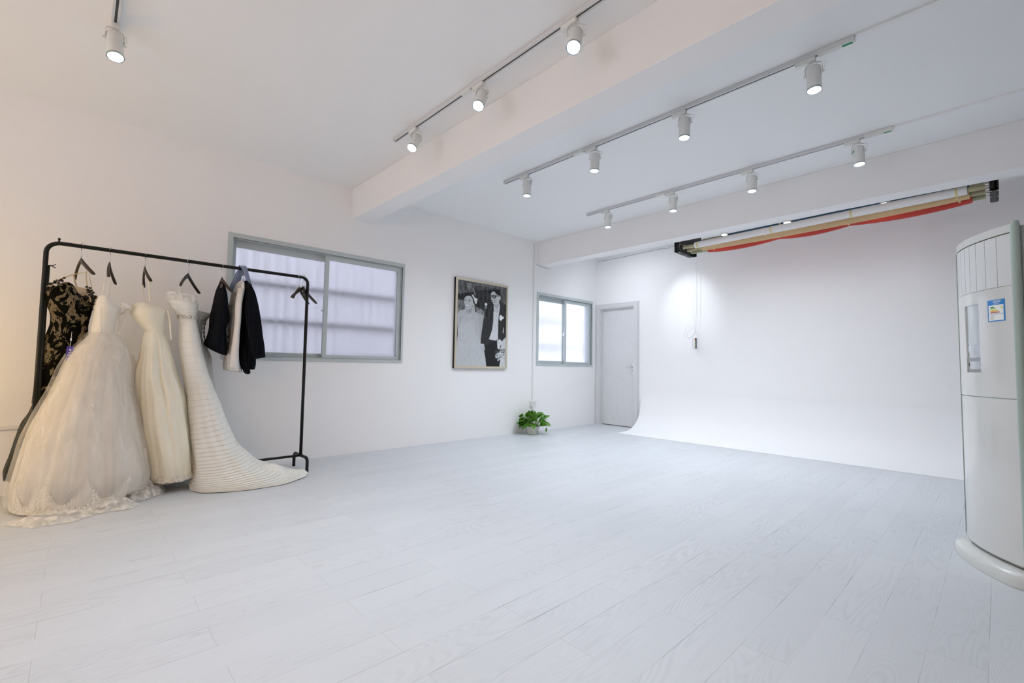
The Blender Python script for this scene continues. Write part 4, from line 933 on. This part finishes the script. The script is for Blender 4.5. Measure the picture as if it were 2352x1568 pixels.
for p_, w_ in ((((0.52, 0.020, 1.560), (0.50, -0.06, 1.53), (0.475, -0.135, 1.475), (0.46, -0.165, 1.44)), (0.010, 0.022)), (((0.50, 0.012, 1.570), (0.50, 0.016, 1.50), (0.48, 0.030, 1.43), (0.47, 0.045, 1.36)), (0.006, 0.012)), (((0.33, -0.05, 1.555), (0.34, -0.04, 1.50), (0.35, -0.02, 1.44)), (0.008, 0.012)), (((0.52, 0.025, 1.550), (0.50, 0.045, 1.46), (0.48, 0.062, 1.38)), (0.003, 0.008))):
    link('strap', strap(p_, w_), TAN, bg, True)['label'] = 'tan mesh strap'
# lace edging scraps along the neckline and left shoulder
rnd = random.Random(5); bm = bmesh.new()
for k in range(70):
    t_ = rnd.random()
    if k < 34: c = Vector((0.505, 0.025+0.055*t_, 1.455-0.11*t_))
    elif k < 52: c = Vector((0.492, -0.165+0.07*t_, 1.445+0.055*t_))
    else: c = Vector((0.50, 0.03+rnd.uniform(-0.05, 0.05), 1.40+rnd.uniform(-0.12, 0.02)))
    c += Vector((rnd.uniform(-0.006, 0.006), rnd.uniform(-0.012, 0.012), rnd.uniform(-0.012, 0.012))); n_ = 7; a0 = rnd.random()*6; rr = rnd.uniform(0.006, 0.013)
    bm.faces.new([bm.verts.new(c + Vector((rnd.uniform(-0.002, 0.002), rr*(1 if i % 2 else 0.45)*math.cos(a0+2*PI*i/(2*n_)), rr*(1 if i % 2 else 0.45)*math.sin(a0+2*PI*i/(2*n_))))) for i in range(2*n_)])
o = link('lace_scraps', bm, mat('black_thread', (0.012, 0.012, 0.010), 0.9), bg); o['kind'] = 'stuff'; md = o.modifiers.new('t', 'SOLIDIFY'); md.thickness = 0.002
# purple swing tag
tg = link('swing_tag', bx(0.520, 0.5215, -0.058, -0.024, 0.945, 1.045), mat('purple_card', (0.075, 0.045, 0.36), 0.5), bg)
tg['label'] = 'purple card swing tag with small white print'
bm = bmesh.new()
for i, (w_, z_) in enumerate(((0.010, 1.022), (0.018, 1.004), (0.022, 0.989), (0.020, 0.983), (0.024, 0.964), (0.024, 0.961))): box(bm, 0.5216, 0.5219, -0.041-w_/2, -0.041+w_/2, z_, z_+0.0022)
cyl(bm, (0.5216, -0.041, 1.023), (0.5219, -0.041, 1.023), 0.006, n=12)
link('tag_print', bm, LABELW, tg)
bm = bmesh.new(); tube(bm, [(0.52, -0.041, 1.042), (0.519, -0.040, 1.09), (0.515, -0.038, 1.145)], 0.0012, 5); box(bm, 0.517, 0.522, -0.044, -0.036, 1.085, 1.102); link('tag_string', bm, LABELW, tg)

# tulle ball gown
tb = thing('wedding_gown', 'voluminous ivory tulle ball gown with lace hem, second garment from the left', 'dress', (0, 0, 0))
def neck1(c, s, y): return (0.030*math.exp(-((y-0.122)/0.022)**2) if s > 0 else 0.0) + 0.012*c*(-1)
link('bodice', loft([(0.072, 1.400, 0.205, 1.345, 0.38, 0.54), (0.066, 1.375, 0.207, 1.33, 0.36, 0.56), (0.063, 1.34, 0.203, 1.31, 0.36, 0.57), (0.060, 1.25, 0.190, 1.25, 0.37, 0.56), (0.054, 1.18, 0.180, 1.18, 0.39, 0.54), (0.054, 1.130, 0.184, 1.130, 0.39, 0.54)], 36, 80, (3, 5, 7), seed=6, top=neck1), IVORY, tb, True)
bm = bmesh.new()
for yy in (0.10, 0.145):
    tube(bm, [(0.40+0.08, yy-0.02, 1.395), (0.572, yy, 1.30), (0.572, yy+0.002, 1.22), (0.545, yy+0.01, 1.145)], 0.0022, 6)
link('boning_seam', bm, IVORY_SOFT, tb, True)
skirt = [(0.054, 1.150, 0.184, 1.150, 0.39, 0.545, 0.01), (0.026, 1.105, 0.224, 1.105, 0.35, 0.575, 0.02), (-0.025, 1.035, 0.262, 1.045, 0.30, 0.60, 0.03), (-0.060, 0.965, 0.284, 0.973, 0.26, 0.625, 0.035), (-0.085, 0.888, 0.300, 0.888, 0.23, 0.65, 0.04),
         (-0.125, 0.742, 0.320, 0.735, 0.18, 0.695, 0.05), (-0.175, 0.605, 0.357, 0.57, 0.14, 0.735, 0.05), (-0.218, 0.466, 0.390, 0.408, 0.11, 0.78, 0.055), (-0.240, 0.33, 0.415, 0.25, 0.09, 0.82, 0.06), (-0.262, 0.197, 0.430, 0.15, 0.08, 0.835, 0.06), (-0.266, 0.10, 0.420, 0.10, 0.08, 0.84, 0.06), (-0.262, 0.045, 0.405, 0.07, 0.08, 0.84, 0.05)]
inner = [(r[0]+0.018, r[1], r[2]-0.018, r[3], r[4]+0.02, r[5]-0.025, r[6]*0.8) for r in skirt]
inner[-1] = (-0.20, 0.14, 0.36, 0.12, 0.12, 0.76, 0.05); inner[-2] = (-0.225, 0.18, 0.385, 0.16, 0.11, 0.78, 0.05)
link('underskirt', loft(inner, 70, 120, (7, 13, 19), seed=8, crumple=0.006), IVORY_SOFT, tb, True)
link('tulle_skirt', loft(skirt, 90, 160, (9, 16, 31), seed=9, crumple=0.004), TULLE, tb, True)
outer = [(r[0]-0.016-0.010*i/11, r[1], r[2]+0.016, r[3], r[4], r[5]+0.024, r[6]*0.8) for i, r in enumerate(skirt)]
link('outer_tulle', loft(outer, 90, 160, (6, 14, 27), seed=21, crumple=0.007), TULLE2, tb, True)
# lace border with pointed motifs, front of the skirt
bm = bmesh.new(); n_ = 220; R_ = interp(skirt, 90); cols = []
def skirt_pt(k, a):
    r = R_[k]; c, s = math.cos(a), math.sin(a); f = 1.035
    return Vector(((r[4]+r[5])/2 + (r[5]-r[4])/2*s*f, (r[0]+r[2])/2 + (r[2]-r[0])/2*c*f, max(0.008, r[1]+(r[3]-r[1])*(1+c)/2)))
prevc = None
for i in range(n_+1):
    a = rad(205) - rad(150)*i/n_
    ph = (i/n_*4.6) % 1.0; hgt = 0.05 + 0.125*(max(0.0, 1-abs(ph-0.5)*2.5))**1.1 + 0.007*math.sin(i*1.9)
    p0 = skirt_pt(89, a); dirn = (skirt_pt(74, a)-p0).normalized(); p0.z = max(p0.z-0.035, 0.012)
    q = [bm.verts.new(p0 + dirn*hgt*k/6 + Vector((0.004, 0, 0))) for k in range(7)]
    if prevc:
        for k in range(6): bm.faces.new((prevc[k], q[k], q[k+1], prevc[k+1]))
    prevc = q
link('lace_hem', bm, LACE_WHITE, tb, True)['label'] = 'scalloped white lace border at the hem'
# crumpled tulle lying on the floor in front
def puddle(bm, cx, cy, rx, ry, ang, h, seed, nr=26, na=64, fq=13):
    rings = []
    for j in range(nr+1):
        t = j/nr; q = []
        for k in range(na):
            a = 2*PI*k/na; e = 1 + 0.10*math.sin(3*a+seed)+0.05*math.sin(7*a+seed*2)+0.03*math.sin(13*a)
            x = rx*t*e*math.cos(a); y = ry*t*e*math.sin(a)
            X = cx + x*math.cos(ang)-y*math.sin(ang); Y = cy + x*math.sin(ang)+y*math.cos(ang)
            z = h*(1-t**2.2)*(0.55+0.9*abs(noise.noise(Vector((X*fq+seed, Y*fq, 0.3))))) + 0.004
            q.append(bm.verts.new((X, Y, z)))
        rings.append(q)
    for A_, B_ in zip(rings[:-1], rings[1:]):
        for k in range(na): bm.faces.new((A_[k], A_[(k+1) % na], B_[(k+1) % na], B_[k]))
bm = bmesh.new(); puddle(bm, 0.84, -0.04, 0.17, 0.20, 0.25, 0.050, 1.0); puddle(bm, 0.80, 0.19, 0.13, 0.15, -0.3, 0.075, 4.0); puddle(bm, 0.60, 0.38, 0.16, 0.11, -0.6, 0.13, 7.0); puddle(bm, 0.92, -0.12, 0.10, 0.08, 0.3, 0.03, 9.0)
bmesh.ops.remove_doubles(bm, verts=bm.verts, dist=1e-5)
link('tulle_train', bm, m_veil('crumpled_tulle', (0.88, 0.84, 0.76), 0.30, 0.75, (1, 1, 1), 26.0), tb, True)
link('sleeve_band', strap([(0.52, 0.200, 1.365), (0.54, 0.232, 1.352), (0.53, 0.262, 1.330), (0.49, 0.225, 1.30), (0.47, 0.205, 1.285)], (0.030, 0.012), 0.004, (0, 0, 1)), IVORY, tb, True)
link('sleeve_drape', loft([(0.200, 1.335, 0.250, 1.330, 0.44, 0.50), (0.195, 1.25, 0.225, 1.26, 0.45, 0.49), (0.19, 1.16, 0.205, 1.17, 0.46, 0.48)], 14, 30, seed=4), TULLE2, tb, True)
link('hanging_loop', strap([(0.560, 0.112, 1.545), (0.55, 0.108, 1.48), (0.53, 0.105, 1.40)], 0.009), IVORY, tb, True)
link('hanging_loop', strap([(0.34, 0.150, 1.535), (0.36, 0.145, 1.46), (0.39, 0.140, 1.39)], 0.004), IVORY, tb, True)

# cream gown with beaded bust
cg = thing('wedding_gown', 'cream gown with beaded sweetheart bust and pleated skirt, middle of the white gowns', 'dress', (0, 0, 0))
def neck2(c, s, y): return (0.018*math.exp(-((y-0.335)/0.05)**2) + 0.010*math.exp(-((y-0.44)/0.03)**2)) if s > 0 else -0.02
bd = link('bodice', loft([(0.272, 1.372, 0.462, 1.352, 0.36, 0.53), (0.258, 1.345, 0.474, 1.335, 0.34, 0.565, 0.01), (0.262, 1.300, 0.470, 1.300, 0.34, 0.575, 0.01), (0.295, 1.245, 0.466, 1.255, 0.36, 0.56), (0.335, 1.195, 0.462, 1.20, 0.38, 0.54), (0.355, 1.165, 0.462, 1.165, 0.39, 0.53)], 40, 90, (3, 5, 7), seed=12, top=neck2), CREAM, cg, True)
rnd = random.Random(4); bm = bmesh.new()
for k in range(70):
    a = rad(rnd.uniform(15, 165)); c, s = math.cos(a), math.sin(a); zz = rnd.uniform(1.27, 1.355)
    p = Vector((0.455 + 0.119*s, 0.366 + 0.108*c, zz)); g = bmesh.ops.create_icosphere(bm, subdivisions=1, radius=rnd.uniform(0.0012, 0.0028))
    for w in g['verts']: w.co += p
link('beading', bm, mat('crystal_beads', (0.85, 0.83, 0.75), 0.25), bd)['label'] = 'sparkling beads'
rows = [(0.355, 1.172, 0.462, 1.172, 0.39, 0.53, 0.01), (0.336, 1.085, 0.492, 1.085, 0.35, 0.565, 0.06), (0.318, 0.888, 0.547, 0.888, 0.28, 0.62, 0.13), (0.322, 0.728, 0.600, 0.722, 0.23, 0.65, 0.13), (0.335, 0.568, 0.638, 0.551, 0.19, 0.67, 0.08), (0.350, 0.406, 0.668, 0.38, 0.16, 0.68, 0.07), (0.375, 0.243, 0.694, 0.209, 0.14, 0.68, 0.06), (0.40, 0.085, 0.714, 0.092, 0.13, 0.66, 0.05)]
link('skirt', loft(rows, 80, 160, (7, 12, 21), seed=14, crumple=0.016), CREAM, cg, True)
rows = [(0.40, 0.115, 0.714, 0.120, 0.13, 0.668, 0.05), (0.402, 0.075, 0.717, 0.084, 0.128, 0.67, 0.06)]
link('lace_hem', loft(rows, 8, 160, (9, 17, 60), seed=14), LACE_WHITE, cg, True)['label'] = 'beaded lace hem'
link('petticoat', loft([(0.42, 0.30, 0.66, 0.30, 0.20, 0.60, 0.03), (0.44, 0.12, 0.69, 0.10, 0.22, 0.56, 0.05), (0.43, 0.05, 0.62, 0.05, 0.24, 0.56, 0.08)], 16, 80, seed=15), GREYLACE, cg, True)
link('ribbon', strap([(0.52, 0.470, 1.340), (0.53, 0.485, 1.27), (0.53, 0.497, 1.17), (0.53, 0.503, 1.12)], (0.014, 0.008), 0.002, (0.3, 1, 0)), CREAM, cg, True)
link('hanging_loop', strap([(0.585, 0.343, 1.548), (0.57, 0.352, 1.48), (0.545, 0.362, 1.39)], 0.009), CREAM, cg, True)
link('hanging_loop', strap([(0.33, 0.335, 1.535), (0.37, 0.34, 1.45), (0.41, 0.35, 1.37)], 0.004), CREAM, cg, True)

# ruffled mermaid gown with train
rg = thing('wedding_gown', 'ivory ruffled mermaid gown with jewelled belt and a train along the floor', 'dress', (0, 0, 0))
top3 = [(0.485, 1.452, 0.660, 1.430, 0.38, 0.52, 0.03), (0.478, 1.42, 0.672, 1.407, 0.35, 0.55, 0.02), (0.506, 1.356, 0.671, 1.355, 0.35, 0.55, 0.01), (0.545, 1.312, 0.667, 1.295, 0.36, 0.53)]
link('bodice', loft(top3, 30, 80, (5, 9, 13), seed=16, tier=(6, 0.04)), CHIFFON, rg, True)
link('feather_trim', loft([(0.475, 1.492, 0.655, 1.474, 0.39, 0.52, 0.08), (0.472, 1.455, 0.668, 1.438, 0.36, 0.55, 0.05), (0.480, 1.42, 0.672, 1.407, 0.35, 0.552, 0.04)], 14, 120, (13, 23, 37), seed=17, crumple=0.02), m_veil('ivory_organza', (0.88, 0.87, 0.83), 0.35, 0.8, (2, 2, 2), 14), rg, True)
bl = link('belt', loft([(0.543, 1.328, 0.670, 1.312, 0.357, 0.535), (0.545, 1.288, 0.669, 1.272, 0.357, 0.535)], 5, 60, seed=1), CHIFFON, rg, True)
rnd = random.Random(9); bm = bmesh.new()
for k in range(120):
    a = rad(rnd.uniform(-25, 205)); c, s = math.cos(a), math.sin(a); zz = 1.308-0.016*(1+c)/2 - 0.001 + rnd.uniform(-0.014, 0.014)
    p = Vector((0.446 + 0.091*s, 0.606 + 0.065*c, zz)); g = bmesh.ops.create_icosphere(bm, subdivisions=1, radius=rnd.uniform(0.0022, 0.0058))
    for w in g['verts']: w.co += p
link('belt_jewels', bm, mat('silver_crystals', (0.66, 0.64, 0.58), 0.15, 0.85), bl)['label'] = 'silver crystals'
rows = [(0.547, 1.30, 0.666, 1.285, 0.37, 0.525, 0.01), (0.556, 1.24, 0.673, 1.25, 0.36, 0.54, 0.01), (0.563, 1.09, 0.706, 1.097, 0.34, 0.56, 0.015), (0.590, 0.89, 0.758, 0.89, 0.33, 0.585, 0.025), (0.618, 0.72, 0.812, 0.73, 0.31, 0.60, 0.035), (0.632, 0.544, 0.866, 0.594, 0.29, 0.63, 0.045), (0.645, 0.40, 0.910, 0.458, 0.28, 0.66, 0.05),
        (0.660, 0.28, 0.982, 0.306, 0.27, 0.70, 0.05), (0.672, 0.17, 1.050, 0.230, 0.27, 0.75, 0.05), (0.672, 0.10, 1.125, 0.150, 0.28, 0.80, 0.05), (0.665, 0.05, 1.26, 0.100, 0.30, 0.86, 0.04), (0.660, 0.02, 1.38, 0.045, 0.34, 0.90, 0.035), (0.660, 0.005, 1.47, 0.006, 0.38, 0.915, 0.03)]
link('ruffled_skirt', loft(rows, 420, 180, (5, 9, 14), seed=18, tier=(44, 0.034), crumple=0.010), CHIFFON, rg, True)
bm = bmesh.new(); puddle(bm, 0.70, 1.17, 0.17, 0.21, 0.25, 0.155, 12.0, 40, 90, 5); puddle(bm, 0.66, 1.36, 0.12, 0.15, 0.4, 0.075, 15.0, 40, 90, 6)
link('train', bm, CHIFFON, rg, True)
link('hanging_loop', strap([(0.545, 0.535, 1.535), (0.54, 0.535, 1.50), (0.52, 0.54, 1.43)], 0.008), CHIFFON, rg, True)

# pale grey dress behind it
pg = thing('chiffon_dress', 'pale grey dress hanging half hidden between the ruffled gown and the navy waistcoat', 'dress', (0, 0, 0))
link('dress_body', loft([(0.64, 1.385, 0.800, 1.355, 0.22, 0.33, 0.02), (0.63, 1.35, 0.785, 1.33, 0.21, 0.34, 0.03), (0.63, 1.27, 0.745, 1.28, 0.22, 0.34, 0.03), (0.64, 1.18, 0.735, 1.20, 0.22, 0.34, 0.04), (0.65, 1.12, 0.745, 1.13, 0.22, 0.34, 0.05), (0.66, 1.02, 0.805, 1.01, 0.21, 0.34, 0.06), (0.67, 0.86, 0.825, 0.86, 0.20, 0.34, 0.08), (0.68, 0.66, 0.86, 0.66, 0.19, 0.34, 0.08)], 70, 90, (7, 11, 17), seed=22, tier=(12, 0.03), crumple=0.012), GREYLACE, pg, True)
bm = bmesh.new()
tube(bm, smooth_path([(0.335, 0.752, 1.31), (0.335, 0.740, 1.24), (0.335, 0.742, 1.17), (0.335, 0.755, 1.11)]), [0.006+0.003*math.sin(i*2.1) for i in range(19)], 6)
link('lace_edge', bm, mat('charcoal_lace', (0.12, 0.12, 0.115), 0.9), pg, True)

# ------------------------------------------------------------------ menswear
vt = thing('waistcoat', 'navy waistcoat with faint check hanging edge on, right of the white gowns', 'waistcoat', (0, 0, 0))
link('waistcoat_body', loft([(0.820, 1.612, 0.840, 1.608, 0.38, 0.47), (0.806, 1.575, 0.850, 1.565, 0.31, 0.53), (0.794, 1.51, 0.862, 1.50, 0.26, 0.58, 0.01), (0.772, 1.38, 0.882, 1.38, 0.25, 0.59, 0.01), (0.764, 1.33, 0.892, 1.30, 0.25, 0.59, 0.01), (0.763, 1.23, 0.874, 1.235, 0.26, 0.58, 0.015), (0.750, 1.16, 0.880, 1.14, 0.26, 0.58, 0.015), (0.732, 1.105, 0.884, 1.015, 0.26, 0.58, 0.015)], 60, 80, (5, 8, 11), seed=24, cap_bot=True, crumple=0.004), NAVY, vt, True)
link('size_label', bx(0.50, 0.502+0.03, 0.806, 0.818, 1.555, 1.585), mat('grey_fabric_label', (0.10, 0.10, 0.10), 0.8), vt)
bm = bmesh.new()
for z in (1.215, 1.16, 1.11, 1.06): cyl(bm, (0.50, 0.872+0.002*(z < 1.2), z), (0.50, 0.886, z), 0.008, n=10)
link('waistcoat_buttons', bm, BLACK, vt)

shirt = thing('dress_shirt', 'white dress shirt hanging between the navy waistcoat and the suit jacket', 'shirt', (0, 0, 0))
link('shirt_body', loft([(0.958, 1.640, 0.985, 1.640, 0.38, 0.47), (0.938, 1.60, 0.985, 1.61, 0.30, 0.54, 0.02), (0.918, 1.545, 0.985, 1.55, 0.25, 0.58, 0.04), (0.908, 1.42, 0.965, 1.42, 0.24, 0.58, 0.08), (0.906, 1.25, 0.955, 1.25, 0.24, 0.58, 0.10), (0.902, 1.165, 0.955, 1.16, 0.24, 0.58, 0.10), (0.890, 1.04, 0.968, 1.03, 0.24, 0.58, 0.10), (0.882, 0.945, 0.985, 0.93, 0.24, 0.58, 0.10), (0.890, 0.89, 1.000, 0.875, 0.25, 0.57, 0.10)], 70, 90, (6, 9, 14), seed=26, crumple=0.012), SHIRT, shirt, True)
link('sleeve', loft([(0.915, 1.56, 0.955, 1.56, 0.52, 0.60, 0.02), (0.902, 1.42, 0.948, 1.42, 0.54, 0.62, 0.05), (0.903, 1.25, 0.946, 1.25, 0.54, 0.62, 0.06), (0.892, 1.05, 0.946, 1.05, 0.53, 0.61, 0.06), (0.884, 0.92, 0.950, 0.90, 0.52, 0.61, 0.05)], 50, 50, (4, 7, 11), seed=27, crumple=0.008), SHIRT, shirt, True)
link('collar', loft([(0.930, 1.615, 0.990, 1.645, 0.39, 0.50), (0.912, 1.56, 0.965, 1.585, 0.40, 0.555), (0.905, 1.525, 0.945, 1.54, 0.42, 0.59)], 16, 50, (3, 4, 5), seed=28, cap_top=True), m_cloth('grey_shirt_collar', (0.50, 0.49, 0.49), 0.85, 90, 0.2), shirt, True)

jk = thing('suit_jacket', 'navy checked suit jacket hanging edge on beside the white shirt', 'jacket', (0, 0, 0))
link('jacket_body', loft([(0.994, 1.646, 1.014, 1.640, 0.37, 0.48), (0.990, 1.60, 1.032, 1.585, 0.29, 0.56), (0.985, 1.53, 1.045, 1.53, 0.24, 0.60, 0.01), (0.985, 1.435, 1.060, 1.435, 0.23, 0.60, 0.01), (0.985, 1.299, 1.065, 1.30, 0.23, 0.60, 0.015), (0.985, 1.125, 1.085, 1.12, 0.23, 0.60, 0.02), (0.988, 0.95, 1.095, 0.96, 0.22, 0.60, 0.03), (1.000, 0.90, 1.085, 0.90, 0.22, 0.60, 0.03)], 60, 80, (5, 8, 11), seed=30, cap_bot=True, crumple=0.004), NAVY, jk, True)
link('sleeve', loft([(0.990, 1.615, 1.018, 1.60, 0.52, 0.575), (0.975, 1.53, 1.040, 1.53, 0.54, 0.63), (0.965, 1.42, 1.062, 1.43, 0.56, 0.655, 0.01), (0.972, 1.30, 1.085, 1.30, 0.57, 0.665, 0.02), (0.995, 1.18, 1.103, 1.18, 0.57, 0.665, 0.02), (1.020, 1.08, 1.118, 1.10, 0.57, 0.665, 0.02), (1.045, 0.985, 1.130, 1.005, 0.57, 0.66, 0.02)], 50, 60, (3, 5, 7), seed=31, cap_bot=True), NAVY2, jk, True)
link('sleeve', loft([(1.000, 1.60, 1.04, 1.60, 0.22, 0.30), (0.99, 1.43, 1.075, 1.43, 0.19, 0.29, 0.01), (1.00, 1.18, 1.10, 1.18, 0.18, 0.28, 0.02), (1.02, 0.98, 1.12, 1.00, 0.18, 0.28, 0.02)], 40, 40, (3, 5, 7), seed=32, cap_bot=True), NAVY2, jk, True)
link('front_flap', loft([(0.968, 1.10, 1.01, 1.10, 0.44, 0.57), (0.978, 0.96, 1.03, 0.95, 0.45, 0.58), (1.000, 0.88, 1.045, 0.88, 0.47, 0.575), (1.018, 0.862, 1.035, 0.862, 0.50, 0.56)], 20, 40, cap_bot=True, cap_top=True), NAVY, jk, True)
for i in range(4):
    bm = bmesh.new(); p = Vector((0.648, 1.052+0.006*i, 1.085-0.017*i)); cyl(bm, p, p+Vector((0.010, -0.006, 0)), 0.0065, n=12); link('cuff_button', bm, mat('brown_button', (0.045, 0.035, 0.030), 0.4), jk)
bm = bmesh.new(); sphere(bm, (0.50, 1.062, 1.435), 0.016, 2.2, 1, 1.4); link('folded_lapel', bm, NAVY2, jk, True)

sf = thing('slate_blue_trousers', 'slate blue cloth draped over the rail above the suit jacket', 'cloth', (0, 0, 0))
sf.name = 'draped_cloth'
def drape(pts, w, th, m, name):
    P = smooth_path([p[:3] for p in pts], 8); bm = bmesh.new(); prev = None; N = len(P)
    for i, p in enumerate(P):
        t = i/(N-1)*(len(w)-1); k = min(int(t), len(w)-2); ww = w[k]+(w[k+1]-w[k])*(t-k); q = []
        for j in range(24):
            a = 2*PI*j/24; f = 1+0.12*math.sin(3*a+i*0.2)
            q.append(bm.verts.new(p + Vector((th*math.sin(a)*f, ww/2*math.cos(a)*f, 0.004*math.sin(a*2)))))
        if prev:
            for j in range(24): bm.faces.new((prev[j], prev[(j+1) % 24], q[(j+1) % 24], q[j]))
        else: bm.faces.new(q[::-1])
        prev = q
    bm.faces.new(prev); return link(name, bm, m, sf, True)
drape([(0.395, 0.975, 1.70), (0.405, 0.975, 1.755), (0.430, 0.975, 1.772), (0.455, 0.985, 1.745), (0.462, 0.998, 1.70), (0.465, 1.012, 1.65), (0.47, 1.032, 1.58), (0.475, 1.047, 1.50), (0.475, 1.055, 1.475)], (0.05, 0.055, 0.055, 0.035, 0.035, 0.035, 0.040, 0.045), 0.010, BLUEGREY, 'front_fold')
drape([(0.42, 0.966, 1.745), (0.40, 0.955, 1.71), (0.39, 0.945, 1.65), (0.385, 0.925, 1.60), (0.38, 0.915, 1.545)], (0.03, 0.05, 0.055, 0.05, 0.02), 0.010, BLUEGREY, 'back_fold')

# warm floor lamp just left of the picture (its bulb light is set at the top of the script)
fl = thing('floor_lamp', 'warm floor lamp standing left of the clothes rack', 'lamp', (0.75, -1.05, 0))
bm = bmesh.new(); lathe(bm, [(0.001, 0.0), (0.13, 0.0), (0.13, 0.02), (0.012, 0.03), (0.010, 0.82), (0.001, 0.82)], 24); link('stand', bm, BLACK, fl, 'auto')
bm = bmesh.new(); lathe(bm, [(0.012, 0.82), (0.03, 0.845), (0.03, 0.855), (0.001, 0.855)], 24); link('bulb_socket', bm, BLACK, fl, 'auto')
